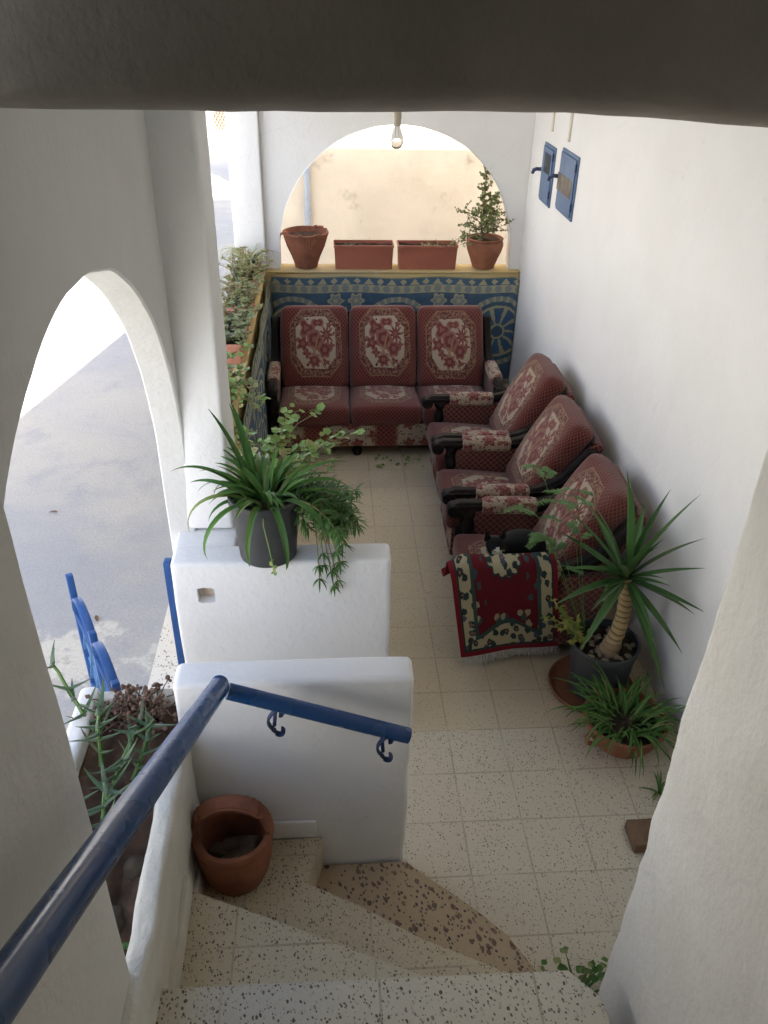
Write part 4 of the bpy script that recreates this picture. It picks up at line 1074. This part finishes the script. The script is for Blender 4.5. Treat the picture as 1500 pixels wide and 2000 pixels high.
for k in range(6):
    tgt = Vector((-0.535 + rr.uniform(-.05, .05), -2.52 + rr.uniform(-.01, .01), 0.92 + rr.uniform(-.03, .09))); st_ = Vector((-0.60, -2.42, 1.26))
    pts = [st_ + (tgt - st_) * t + Vector((0, -0.02, 0.05)) * math.sin(PI * t) for t in [i / 8 for i in range(9)]]
    tube(bs, pts, 0.0028, 5)
    for q in (7, 8): tuft(bm, pts[q], (0.2, -0.2, -1), 7, 0.055, 0.008)
obj('stems', bs, M['stem'], h1); obj('leaves', bm, M['hang'], h1)
# a thin trailing seed stalk in front of the pot
bm = BM(); pts = [(-0.785, -2.55, 1.26), (-0.782, -2.60, 1.24), (-0.77, -2.60, 1.16), (-0.76, -2.585, 1.07), (-0.755, -2.575, 1.01)]
tube(bm, pts, 0.0022, 5)
for k in range(14): roundleaf(bm, Vector((-0.757, -2.58, 1.03)) + Vector((rnd.uniform(-.012, .012), rnd.uniform(-.01, .01), rnd.uniform(-.035, .03))), (rnd.uniform(-1, 1), -1, rnd.uniform(-.5, 1)), 0.009, 3)
obj('trailing_stalk', bm, M['geranium'], p1)

# --- geranium rising behind the black pot
def geranium(label, base, n, L, up, seed, spread=1.0, droop=0.6, leafr=0.022, name='geranium', mat='geranium', dirs=None):
    rr = random.Random(seed); t = thing(name, label, 'plant', base)
    bs, bl = BM(), BM()
    for i in range(n):
        az = rr.uniform(0, 2 * PI) if dirs is None else rr.uniform(*dirs)
        d = Vector((math.cos(az) * spread, math.sin(az) * spread, up * rr.uniform(.5, 1.2)))
        pts = stem_pts(Vector(base) + Vector((rr.uniform(-.04, .04), rr.uniform(-.04, .04), 0)), d, L * rr.uniform(.5, 1.15), droop * rr.uniform(.4, 1.4), 8, 0.22, rr)
        tube(bs, pts, [0.0042 - 0.0003 * k for k in range(9)], 5)
        for q in range(3, 9):
            for w in range(rr.choice((1, 2, 2, 3))):
                pd = Vector((rr.uniform(-1, 1), rr.uniform(-1, 1), rr.uniform(0, .9))).normalized(); e_ = pts[q] + pd * rr.uniform(.015, .05)
                tube(bs, [pts[q], (pts[q] + e_) / 2 + Vector((0, 0, .004)), e_], 0.0013, 4)
                roundleaf(bl, e_, (rr.uniform(-.7, .7), rr.uniform(-.7, .7), 1), leafr * rr.uniform(.6, 1.25), 5)
    obj('stems', bs, M['stem'], t); obj('leaves', bl, M[mat], t)
    return t
geranium('pale green geranium sprawling behind the big black pot', (-0.93, -1.95, 1.003), 22, 0.50, 0.9, 31, 1.0, 0.5, 0.021, dirs=(-0.5, 1.2))

# --- street ledge: round pot, three troughs, aloe
tp = thing('clay_pot', 'round terracotta pot with trailing plant on the street ledge', 'pot', (-1.14, -1.02, 1.002))
pot(tp, [(0, 0.002), (0.07, 0.0), (0.085, 0.02), (0.10, 0.08), (0.098, 0.13), (0.088, 0.16), (0.098, 0.168), (0.10, 0.185), (0.088, 0.187), (0.078, 0.165), (0.085, 0.13)], (-1.14, -1.02, 1.002), 'terracotta', soil=(0.082, 0.16))
geranium('green geranium trailing from the round clay pot on the street ledge', (-1.13, -1.00, 1.16), 26, 0.30, 0.55, 33, 1.0, 1.5, 0.019)
geranium('thin trailing geranium hanging over the front of the yellow ledge', (-1.06, -1.40, 1.003), 10, 0.26, 0.5, 35, 1.0, 1.6, 0.017)
def trough(label, x0, x1, y0, y1, h, mat, along='y', seed=1, cz=1.002, group=None, plants=()):
    t = thing('planter_trough', label, 'planter', ((x0 + x1) / 2, (y0 + y1) / 2, cz), group=group)
    cx, cy = (x0 + x1) / 2, (y0 + y1) / 2; hx, hy = (x1 - x0) / 2, (y1 - y0) / 2
    bm = BM(); rings = []
    for sc, z in ((0.86, 0.0), (0.90, h * .5), (0.945, h - 0.022), (0.96, h - 0.020), (1.0, h - 0.018), (1.0, h), (0.93, h), (0.91, h - 0.02), (0.85, h * .4)):
        ring = []
        ix = hx * sc if hx > hy else hx - hy * (1 - sc) ; iy = hy - (hx * (1 - sc) if hx < hy else hy * (1 - sc))
        if hx > hy: ix = hx - hy * (1 - sc); iy = hy * sc
        else: ix = hx * sc; iy = hy - hx * (1 - sc)
        rc = 0.012
        for sx, sy in ((1, 1), (-1, 1), (-1, -1), (1, -1)):
            for q in range(4):
                a_ = {(1, 1): 0, (-1, 1): PI / 2, (-1, -1): PI, (1, -1): 1.5 * PI}[(sx, sy)] + q * PI / 6
                ring.append(bm.verts.new((cx + sx * (ix - rc) + rc * math.cos(a_), cy + sy * (iy - rc) + rc * math.sin(a_), cz + z)))
        rings.append(ring)
    n = 16
    for i in range(len(rings) - 1):
        for k in range(n): bm.faces.new((rings[i][k], rings[i][(k + 1) % n], rings[i + 1][(k + 1) % n], rings[i + 1][k]))
    bm.faces.new(list(reversed(rings[0])))
    obj('trough', bm, M[mat], t)
    q = BM(); nx_, ny_ = (16, 6) if hx > hy else (6, 16)
    ix, iy = (hx - hy * .10, hy * .9) if hx > hy else (hx * .9, hy - hx * .10)
    vs = [[q.verts.new((cx - ix + 2 * ix * i / nx_, cy - iy + 2 * iy * j / ny_, cz + h - 0.028 + 0.012 * noise.noise(Vector((i * .8, j * .8, seed))))) for j in range(ny_ + 1)] for i in range(nx_ + 1)]
    for i in range(nx_):
        for j in range(ny_): q.faces.new((vs[i][j], vs[i + 1][j], vs[i + 1][j + 1], vs[i][j + 1]))
    obj('soil', q, M['soil_dark'], t)
    return t
def succulents(label, x0, x1, y0, y1, z, n, seed, mat='succulent', hgt=0.12, name='succulent_plant', nl=7, lr=0.014):
    rr = random.Random(seed); t = thing(name, label, 'plant', ((x0 + x1) / 2, (y0 + y1) / 2, z)); bs, bl = BM(), BM()
    for i in range(n):
        b = Vector((rr.uniform(x0, x1), rr.uniform(y0, y1), z)); out = Vector((b.x - (x0 + x1) / 2, (b.y - (y0 + y1) / 2) * .5, 0)) * 6
        pts = stem_pts(b, (out.x + rr.uniform(-.5, .5), out.y + rr.uniform(-.5, .5), 1.0), hgt * rr.uniform(.4, 1.3), rr.uniform(0, .9), 5, 0.2, rr); tube(bs, pts, 0.0025, 5)
        for q in range(1, 6):
            for w in range(rr.choice((1, 2, 2))):
                az = rr.uniform(0, 2 * PI); leaf(bl, pts[q], az, rr.uniform(-.1, .7), rr.uniform(.02, .045), lr, rr.uniform(0, .6), 3, 0.2, 'lance', thick=0.003)
        for w in range(nl):
            az = 2 * PI * w / nl + rr.uniform(-.2, .2); leaf(bl, pts[-1], az, rr.uniform(.2, .8), rr.uniform(.022, .04), lr * 1.1, 0.4, 3, 0.25, 'lance', thick=0.003)
    obj('stems', bs, M['stem'], t); obj('leaves', bl, M[mat], t)
    return t
GT = 'plant troughs on the street ledge'
trough('nearest faded trough on the street ledge with a fleshy green spear', -1.225, -1.045, -0.46, 0.16, 0.13, 'planter_faded', group=GT, seed=2)
trough('middle faded trough on the street ledge full of reddish succulents', -1.225, -1.045, 0.22, 0.76, 0.13, 'planter_faded', group=GT, seed=3)
trough('farthest faded trough on the street ledge below the aloe pot', -1.225, -1.045, 0.80, 1.22, 0.13, 'planter_faded', group=GT, seed=4)
succulents('green leafy succulents in the nearest street ledge trough', -1.22, -1.06, -0.42, 0.12, 1.10, 70, 41, 'spek', 0.11)
succulents('reddish green succulents spilling from the middle street ledge trough', -1.22, -1.06, 0.25, 0.72, 1.10, 68, 42, 'succulent', 0.15)
succulents('tangled reddish succulents in the farthest street ledge trough', -1.22, -1.06, 0.82, 1.20, 1.10, 58, 43, 'succulent', 0.16)
t = thing('aloe_spear', 'upright fleshy green aloe leaves in the nearest ledge trough', 'plant', (-1.18, -0.28, 1.10)); bm = BM()
for az, el, L in ((1.2, 1.45, 0.19), (4.0, 1.3, 0.14), (2.6, 1.2, 0.11)): leaf(bm, (-1.19, -0.30, 1.10), az, el, L, 0.035, 0.2, 8, 0.4, 'taper', thick=0.010)
obj('leaves', bm, M['aloe_green'], t)
for (bx, by, sd) in ((-1.12, 0.55, 3), (-1.16, 0.95, 9)):
    t = thing('aloe_spear', 'thin upright aloe shoots rising from the middle ledge trough' if by < .7 else 'thin upright aloe shoots rising from the farthest ledge trough', 'plant', (bx, by, 1.10)); bm = BM(); rr = random.Random(sd)
    for k in range(9): leaf(bm, (bx + rr.uniform(-.04, .04), by + rr.uniform(-.08, .08), 1.10), rr.uniform(0, 6.28), rr.uniform(.7, 1.4), rr.uniform(.12, .24), 0.018, rr.uniform(.1, .6), 7, 0.4, 'taper', thick=0.004)
    obj('leaves', bm, M['iceplant'], t)
AC = (-1.135, 1.36, 1.002)
ap = thing('potted_aloe', 'black pot of pale curling aloe at the far end of the street ledge', 'potted plant', AC)
pot(ap, plastic_prof(0.072, 0.092, 0.155, rim=0.006), AC, 'black_plastic', soil=(0.084, 0.13))
bm = BM(); rr = random.Random(17)
for i in range(34):
    az = rr.uniform(0, 2 * PI); leaf(bm, Vector(AC) + Vector((math.cos(az) * .03, math.sin(az) * .03, .13)), az + rr.uniform(-.3, .3), rr.uniform(.45, 1.4), rr.uniform(.18, .34), rr.uniform(.013, .02), rr.uniform(1.0, 2.9), 11, 0.35, 'taper', side_curve=rr.uniform(-.9, .9), thick=0.005)
for (az, el, L, dr, sc) in ((PI, 1.0, 0.32, 1.8, .3), (0.2, 1.0, 0.30, 2.4, .6), (2.6, 0.9, 0.3, 2.2, -.4)): leaf(bm, Vector(AC) + Vector((0, 0, .13)), az, el, L, 0.018, dr, 12, 0.35, 'taper', side_curve=sc, thick=0.005)
obj('leaves', bm, M['aloe'], ap)

# --- four pots on the back ledge under the arch
YB = 1.655
CL = (-0.70, YB, 1.002)
t = thing('clay_pot', 'fluted weathered terracotta pot with a chipped rim, left end of the back ledge', 'pot', CL)
fl = lambda a, z: (0.022 * math.cos(a * 46) if 0.15 < z < 0.27 else 0.0)
pot(t, [(0, .003), (.07, 0), (.093, .006), (.098, .03), (.118, .09), (.150, .17), (.170, .235), (.176, .262), (.183, .268), (.185, .285), (.172, .287), (.160, .262), (.14, .2)], CL, 'terracotta_dark', seg=140, soil=(.155, .245), soilmat='soil', wob=0.025, flute=fl)
for k in range(9):
    a_ = rnd.uniform(0, 2 * PI); p = Vector(CL) + Vector((math.cos(a_) * .175, math.sin(a_) * .175, .287)); s_ = rnd.uniform(.008, .016)
    obj('rim_chip', gridbox(BM(), p - Vector((s_, s_, s_ * .6)), p + Vector((s_, s_, s_ * .7)), s_ * .5, 0.02, jit=0.003, jf=40), M['terracotta_dark'], t)
obj('broken_lug', tube(BM(), [Vector(CL) + Vector((-.17, -.03, .275)), Vector(CL) + Vector((-.20, -.04, .27)), Vector(CL) + Vector((-.215, -.04, .24)), Vector(CL) + Vector((-.21, -.04, .225))], [.012, .010, .012, .008], 8), M['terracotta_dark'], t)
GB = 'terracotta troughs on the back ledge'
for (x0, x1, lab, sd) in ((-0.475, 0.018, 'terracotta trough with sparse sprouts beside the fluted pot on the back ledge', 6), (0.050, 0.545, 'terracotta trough beside the bushy potted plant on the back ledge', 8)):
    trough(lab, x0, x1, 1.565, 1.745, 0.195, 'planter_plastic', seed=sd, group=GB)
    t = thing('sprout', 'few thin green sprouts in the trough beside the fluted pot' if sd == 6 else 'low green creeper in the trough beside the bushy plant', 'plant', ((x0 + x1) / 2, 1.65, 1.17)); bm = BM(); rr = random.Random(sd)
    for k in range(16 if sd == 6 else 46):
        bx = rr.uniform(x0 + .03, x0 + .2) if sd == 6 else rr.uniform(x0 + .2, x1 - .03)
        leaf(bm, (bx, rr.uniform(1.60, 1.71), 1.165), rr.uniform(0, 6.28), rr.uniform(.3, 1.3), rr.uniform(.03, .075), 0.012, rr.uniform(.3, 1.2), 5, 0.3, 'lance')
    obj('leaves', bm, M['spek'] if sd == 8 else M['hang'], t)
CR = (0.775, YB, 1.002)
t = thing('clay_pot', 'round bellied terracotta pot under the bushy plant, right end of the back ledge', 'pot', CR)
pot(t, [(0, .003), (.075, 0), (.092, .006), (.098, .025), (.118, .08), (.142, .14), (.152, .18), (.150, .205), (.138, .222), (.146, .228), (.150, .240), (.140, .246), (.128, .228), (.12, .2)], CR, 'terracotta', soil=(.13, .225), soilmat='soil', wob=0.012)
t = thing('bushy_plant', 'spindly jade bush with a tall central spike in the round clay pot', 'plant', (CR[0], CR[1], 1.23)); bs, bl = BM(), BM(); rr = random.Random(44)
top = Vector((0.735, YB, 1.83)); b0 = Vector((CR[0] - .03, YB, 1.22)); main = [b0 + (top - b0) * (i / 14) + Vector((rr.uniform(-.008, .008), rr.uniform(-.008, .008), 0)) for i in range(15)]
tube(bs, main, [.012 - .0007 * i for i in range(15)], 7)
def twig(pts):
    tube(bs, pts, [.0026 - .0002 * k for k in range(len(pts))], 5)
    for p_, q_ in zip(pts, pts[1:]):
        for w in range(3):
            c_ = p_ + (q_ - p_) * rr.random() + Vector((rr.uniform(-1, 1), rr.uniform(-1, 1), rr.uniform(-.6, 1))) * .012
            roundleaf(bl, c_, (rr.uniform(-1, 1), rr.uniform(-1, 1), rr.uniform(-.3, 1)), rr.uniform(.007, .0115), 4, .2, .08)
for i in range(1, 14):
    Ls = 0.30 * (1 - i / 15) ** 1.5 + 0.02
    for w in range(5 if i < 5 else 3 if i < 9 else 2):
        az = rr.uniform(0, 2 * PI); d = Vector((math.cos(az), math.sin(az) * .8, rr.uniform(.05, .8)))
        pts = stem_pts(main[i], d, Ls * rr.uniform(.7, 1.2), rr.uniform(-.2, .4), 6, .18, rr); twig(pts)
        if i < 8:
            for z_ in (2, 4):
                twig(stem_pts(pts[z_], Vector((rr.uniform(-1, 1), rr.uniform(-1, 1), rr.uniform(-.2, 1))), Ls * .4, 0.2, 4, .2, rr))
twig(main[9:])
for w in range(9):
    az = rr.uniform(PI * .7, PI * 1.5); twig(stem_pts(b0, Vector((math.cos(az), math.sin(az) * .8, rr.uniform(.0, .4))), rr.uniform(.16, .25), .5, 6, .2, rr))
obj('branches', bs, M['bark'], t); obj('leaves', bl, M['spek'], t)

# --- yucca by the chairs
CY = (0.775, -2.265, 0.03)
yp = thing('potted_yucca', 'black pot with a bare trunked yucca and pebbles near the wall', 'potted plant', (CY[0], CY[1], 0))
obj('saucer', lathe(BM(), [(0, .004), (.17, .004), (.20, .02), (.212, .045), (.205, .047), (.192, .024), (.165, .012), (0, .012)], (CY[0] - .025, CY[1] + .005, 0), 44), M['terracotta'], yp)
pot(yp, plastic_prof(0.135, 0.158, 0.30, rim=0.012), CY, 'black_plastic', soil=(0.15, 0.265))
rr = random.Random(12); pm = []
for k in range(4):
    bm = BM(); bmesh.ops.create_icosphere(bm, subdivisions=2, radius=1)
    for v in bm.verts: v.co = Vector((v.co.x, v.co.y * .7, v.co.z * .5)) * (1 + .18 * noise.noise(v.co * 1.3 + Vector((k * 5, 0, 0))))
    smooth(bm, 80); me = bpy.data.meshes.new('pebble'); bm.to_mesh(me); bm.free(); me.materials.append(M['pebble']); pm.append(me)
for k in range(46):
    a_ = rr.uniform(0, 2 * PI); r_ = 0.138 * math.sqrt(rr.random()); o = bpy.data.objects.new('pebble', pm[k % 4]); COL.objects.link(o); o.parent = yp
    o.location = (math.cos(a_) * r_, math.sin(a_) * r_, 0.03 + .27 + rr.uniform(0, .012)); s_ = rr.uniform(.012, .024); o.scale = (s_, s_, s_); o.rotation_euler = (rr.uniform(-.4, .4), rr.uniform(-.4, .4), rr.uniform(0, 6))
tb, tt = Vector((CY[0] + .005, CY[1] - .04, .28)), Vector((0.815, -2.245, 0.685))
pts = [tb + (tt - tb) * (i / 22) + Vector((.030 * math.sin(i / 22 * PI) , 0, 0)) for i in range(23)]
obj('trunk', tube(BM(), pts, [.040 - .0006 * i + (.014 * max(0, 1 - i / 5)) + .0025 * math.sin(i * 2.4) for i in range(23)], 18), M['trunk'], yp)
bm = BM(); rr = random.Random(3); cr = Vector((0.817, -2.245, 0.68))
def aim(tip, w, droop=0.25):
    d = Vector(tip) - cr; L = d.length * 1.04; az = math.atan2(d.y, d.x); el = math.asin(d.z / d.length)
    leaf(bm, cr + d.normalized() * .015, az, el + droop * .45, L, w, droop, 10, 0.5, 'lance')
for tip, w in (((0.70, -2.30, 1.25), .052), ((0.77, -2.2, 1.13), .045), ((1.02, -2.30, 1.14), .040), ((0.94, -2.2, 1.10), .036), ((1.04, -2.38, 0.98), .042), ((1.05, -2.42, 0.86), .042), ((1.055, -2.5, .70), .042), ((1.05, -2.44, .64), .040),
               ((1.00, -2.52, .50), .040), ((0.92, -2.60, .38), .044), ((0.50, -2.36, .83), .045), ((0.52, -2.22, 1.02), .045), ((0.44, -2.48, .74), .042), ((0.54, -2.58, .58), .042), ((0.62, -2.20, 1.05), .04), ((0.56, -2.05, .80), .042),
               ((0.72, -1.92, .85), .042), ((0.95, -1.98, .90), .042), ((0.84, -2.58, .62), .040), ((0.65, -2.50, .95), .04), ((0.86, -2.42, 1.06), .04)):
    aim(tip, w, rr.uniform(.1, .35))
for k in range(16):
    az = rr.uniform(0, 2 * PI); el = rr.uniform(.0, 1.3)
    if math.cos(az) > .55 and el < .9: continue
    leaf(bm, cr, az, el, rr.uniform(.20, .32), rr.uniform(.028, .04), rr.uniform(.1, .4), 9, .5, 'lance')
obj('leaves', bm, M['yucca'], yp)
# feathery shrub in the same pot
ft = thing('feathery_plant', 'delicate feathery leaved shrub growing beside the yucca trunk', 'plant', (0.70, -2.20, .30)); bs, bl = BM(), BM(); rr = random.Random(8)
def frond(pts, n=22, L=.035):
    tube(bs, pts, .0018, 4)
    seg = len(pts) - 1
    for k in range(n):
        t_ = .25 + .75 * k / n; f = t_ * seg; i = min(int(f), seg - 1); p = pts[i] + (pts[i + 1] - pts[i]) * (f - i); d = (pts[i + 1] - pts[i]).normalized()
        sd = d.cross(Vector((0, 0, 1)))
        if sd.length < .05: sd = Vector((1, 0, 0))
        sd.normalize()
        for s in (-1, 1):
            o_ = (sd * s + d * .5); az = math.atan2(o_.y, o_.x); leaf(bl, p, az, rr.uniform(-.2, .25), L * (1.05 - .6 * abs(t_ - .5)), .0065, .3, 3, .1, 'lance')
for base, tip in (((.70, -2.2, .3), (0.40, -1.98, .82)), ((.70, -2.2, .3), (0.46, -2.05, .72)), ((.70, -2.2, .3), (0.47, -1.78, .93)), ((.70, -2.2, .3), (0.56, -2.1, .98)), ((.70, -2.2, .3), (0.58, -1.95, .86))):
    b_, e_ = Vector(base), Vector(tip); pts = [b_ + (e_ - b_) * (i / 8) + Vector((0, 0, .16 * math.sin(PI * i / 8 * .8))) * (i / 8) for i in range(9)]
    tube(bs, pts, [.0024 - .00015 * i for i in range(9)], 5)
    for q in range(5, 9):
        for w in range(2 if q > 6 else 1):
            az = rr.uniform(0, 2 * PI); fp = stem_pts(pts[q], (math.cos(az), math.sin(az), rr.uniform(-.2, .5)), rr.uniform(.07, .14), .5, 6, .08, rr); frond(fp, 13, .026)
obj('stems', bs, M['fern'], ft); obj('leaves', bl, M['fern'], ft)
ft2 = thing('yellowing_shrub', 'small yellowing leafy shoot at the left edge of the yucca pot', 'plant', (.67, -2.23, .3)); bl, bs = BM(), BM()
for k in range(12):
    az = rr.uniform(1.6, 4.6); pts = stem_pts((.675, -2.235, .29), (math.cos(az) * .6, math.sin(az) * .6, 1), rr.uniform(.12, .3), .5, 6, .2, rr); tube(bs, pts, .002, 4)
    for p_ in pts[2:]:
        for w in range(5): leaf(bl, p_, rr.uniform(0, 6.28), rr.uniform(-.3, .6), rr.uniform(.02, .035), .011, .5, 3, .2, 'lance')
obj('stems', bs, M['stem'], ft2); obj('leaves', bl, M['fern_yellow'], ft2)
# --- spider plant bowl
CB = (0.805, -2.585, 0.0)
sb = thing('potted_spider_plant', 'wide terracotta bowl overflowing with grassy green leaves on the floor', 'potted plant', CB)
pot(sb, [(0, .004), (.10, .0), (.125, .006), (.155, .05), (.178, .10), (.182, .125), (.190, .132), (.190, .148), (.176, .150), (.166, .13), (.15, .09)], CB, 'terracotta', soil=(.165, .125))
bm = BM(); tube(bm, [Vector(CB) + Vector((-.165, -.06, .118)), Vector(CB) + Vector((-.20, -.085, .115)), Vector(CB) + Vector((-.20, -.105, .10)), Vector(CB) + Vector((-.16, -.10, .085))], .012, 10); obj('handle', bm, M['terracotta'], sb)
bm = BM(); rr = random.Random(99)
for k in range(150):
    a_ = rr.uniform(0, 2 * PI); r_ = .13 * math.sqrt(rr.random()); b = Vector(CB) + Vector((math.cos(a_) * r_, math.sin(a_) * r_, .125))
    az = a_ + rr.uniform(-.9, .9); L = rr.uniform(.14, .30)
    if math.cos(az) > 0.5: L *= .75
    leaf(bm, b, az, rr.uniform(.35, 1.4), L, rr.uniform(.010, .017), rr.uniform(.6, 1.9), 9, .4, 'strap', 0, rr.uniform(-.3, .3))
obj('leaves', bm, M['spider'], sb)
def weed(label, c, n, L, seed, mat='spider', w=.012, rl=0.0, name='weed'):
    rr = random.Random(seed); t = thing(name, label, 'plant', c); bm = BM()
    for k in range(n):
        az = rr.uniform(0, 6.28); p = leaf(bm, c, az, rr.uniform(.4, 1.3), L * rr.uniform(.5, 1.1), w * (.7 if rl else 1), rr.uniform(.4, 1.2), 6, .3, 'strap')
        if rl: 
            for q in range(3): roundleaf(bm, p + Vector((rr.uniform(-.02, .02), rr.uniform(-.02, .02), rr.uniform(-.01, .01))), (rr.uniform(-.5, .5), rr.uniform(-.5, .5), 1), rl * rr.uniform(.7, 1.2), 4)
    obj('leaves', bm, M[mat], t)
weed('small grassy weed at the foot of the wall beyond the stair corner', (0.88, -2.90, 0.002), 14, .12, 5)
weed('small leafy weed growing against the near stairwell corner', (0.285, -3.745, 0.002), 26, .15, 6, 'spider', .016, .015)
def board():
    bm = gridbox(BM(), (0.672, -3.185, 0.002), (0.95, -3.06, 0.055), .006, .05, jit=.004, jf=14)
    return bm
tag(obj('wooden_block', board(), M['brown_wood']), 'worn brown wooden block on the tiles by the near wall', 'block')

# --- basket shaped clay pot in the stair corner
CK = (-0.874, -3.415, 0.342)
bp = thing('basket_pot', 'terracotta basket pot with a hoop handle standing on the winder step', 'pot', CK)
pot(bp, [(r_ * .95, z_ * 1.10) for r_, z_ in [(0, .004), (.085, .0), (.105, .008), (.122, .05), (.132, .10), (.134, .16), (.130, .180), (.141, .190), (.144, .204), (.138, .217), (.122, .218), (.111, .198), (.116, .15), (.112, .06), (.09, .03), (0, .03)]], CK, 'terracotta_dark', seg=72, wob=.012, flute=lambda a, z: (.012 * math.cos(a * 30) if z > .19 and 0.2 < a < 2.9 else 0))
hoop = [Vector(CK) + Vector((-.120 * math.cos(PI * i / 20), .0 - .02 * math.sin(PI * i / 20),   .205 + .185 * math.sin(PI * i / 20) ** .75)) for i in range(21)]
bm = sweep_rect(BM(), hoop, .060, .026, (0, 1, 0)); obj('handle', bm, M['terracotta_dark'], bp)
rr = random.Random(4)
for k in range(4):
    q = gridbox(BM(), (-.05, -.028, -.022), (.05, .028, .022), .005, .03, jit=.005, jf=20)
    bmesh.ops.transform(q, matrix=Matrix.Translation((CK[0] + (-.02, .045, .0, -.045)[k], CK[1] + (-.02, .02, .055, .03)[k], CK[2] + (.075, .085, .06, .06)[k])) @ Matrix.Rotation(rr.uniform(0, 3), 4, 'Z') @ Matrix.Rotation(rr.uniform(-.5, .5), 4, 'X'), verts=q.verts)
    tag(obj('brick_fragment', q, M['brick']), 'dark broken brick fragment lying inside the basket pot', 'brick', 'brick fragments inside the basket pot')

# --- planter plants
def iceplant(label, base, d, L, seed, n=9):
    rr = random.Random(seed); t = thing('ice_plant', label, 'plant', base); bs, bl = BM(), BM()
    pts = stem_pts(base, d, L, .25, n, .13, rr); tube(bs, pts, [.008 - .0003 * i for i in range(n + 1)], 7)
    for i in range(1, n + 1):
        if rr.random() < 0.25: continue
        az0 = (i % 2) * PI / 2 + rr.uniform(-.7, .7)
        for s in (0, PI):
            leaf(bl, pts[i], az0 + s, rr.uniform(.15, .75), rr.uniform(.065, .11), rr.uniform(.014, .018), rr.uniform(-.7, .1), 6, .3, 'taper', rr.uniform(-.3, .3), rr.uniform(-.3, .3), thick=.009)
    leaf(bl, pts[-1], rr.uniform(0, 6), 1.2, .06, .013, .1, 5, .3, 'taper', thick=.006)
    obj('stems', bs, M['hang'], t); obj('leaves', bl, M['iceplant'], t)
GI = 'ice plants in the masonry planter'
for k, (b_, d_, L_, lb) in enumerate((((-1.30, -3.24, .83), (-.55, .40, .75), .30, 'ice plant stem leaning out over the outer planter rim'),
                                  ((-1.27, -3.36, .84), (.05, .45, .9), .20, 'ice plant stem rising just behind the dried plant'),
                                  ((-1.22, -3.50, .84), (.25, .7, .6), .24, 'ice plant stem sprawling in the middle of the planter soil'),
                                  ((-1.16, -3.42, .84), (.35, .5, .6), .20, 'ice plant stem nearest the stair side of the planter'),
                                  ((-1.28, -3.62, .84), (-.2, .6, .7), .20, 'ice plant stem along the outer rim of the planter'),
                                  ((-1.20, -3.70, .84), (.1, .8, .5), .22, 'ice plant stem low beside the round stone'),
                                  ((-1.24, -3.80, .84), (-.1, .5, .6), .16, 'ice plant stem nearest the viewer by the left wall'))):
    iceplant(lb, b_, d_, L_, 60 + k)
t = thing('dried_plant', 'dead brown dried plant at the street end of the masonry planter', 'plant', (-1.20, -3.14, .83)); bm = BM(); rr = random.Random(77)
for k in range(110):
    az = rr.uniform(0, 6.28); b = Vector((-1.20 + rr.uniform(-.09, .09), -3.15 + rr.uniform(-.04, .04), .83))
    pts = stem_pts(b, (math.cos(az) * .5, math.sin(az) * .4, rr.uniform(.4, 1.2)), rr.uniform(.05, .13), rr.uniform(0, 1.2), 5, .35, rr); tube(bm, pts, [.0035, .003, .003, .0025, .002, .002], 5)
    for q in range(rr.choice((2, 3, 4))):
        c_ = pts[-1] + Vector((rr.uniform(-.012, .012), rr.uniform(-.012, .012), rr.uniform(-.012, .012))); s_ = rr.uniform(.004, .008)
        gridbox(bm, c_ - Vector((s_, s_, s_)), c_ + Vector((s_, s_, s_)), s_ * .9, .02, jit=.002, jf=60)
obj('stalks', bm, M['dry'], t)
for k, (x, y, s_) in enumerate(((-1.10, -3.72, .030), (-1.13, -3.88, .036))):
    bm = BM(); bmesh.ops.create_icosphere(bm, subdivisions=3, radius=s_)
    for v in bm.verts: v.co = Vector((v.co.x, v.co.y * 1.2, v.co.z * .7)) * (1 + .25 * noise.noise(v.co * 30)) + Vector((x, y, .832))
    tag(obj('stone', bm, M['stone'], ang=80), ('smaller' if k == 0 else 'larger') + ' rounded earthy stone on the planter soil', 'stone')
weed('tiny green seedling on the planter soil beside the larger stone', (-1.09, -3.95, .835), 10, .06, 15, 'spider', .016)
weed('red green rosette low in the planter beside the ice plants', (-1.17, -3.62, .845), 16, .045, 16, 'fern_yellow', .012, name='rosette')
for k, (x, y) in enumerate(((-1.98, -1.43), (-1.90, -1.40), (-2.45, -0.2))):
    bm = BM(); leaf(bm, (x, y, ZS + .006), .6 + k * 1.3, .25, .06, .025, .5, 5, .5, 'lance', .6, thick=.003)
    tag(obj('dead_leaf', bm, M['dry']), ('curled brown dead leaf on the pale concrete beside the gate', 'second curled dead leaf touching the first near the entrance step', 'dead leaf alone on the shaded street far from the gate')[k], 'dead leaf')
# fallen leaves under the sofa front
t = thing('leaf_litter', 'scatter of dry leaves on the tiles beneath the sofa front', 'leaf litter', (-.1, .2, .003)); t['kind'] = 'stuff'; bm = BM()
for k in range(26): roundleaf(bm, (rnd.uniform(-.2, .15), rnd.uniform(.02, .2), .012), (rnd.uniform(-.4, .4), rnd.uniform(-.4, .4), 1), rnd.uniform(.008, .018), 4)
obj('dry_leaves', bm, M['geranium'], t)
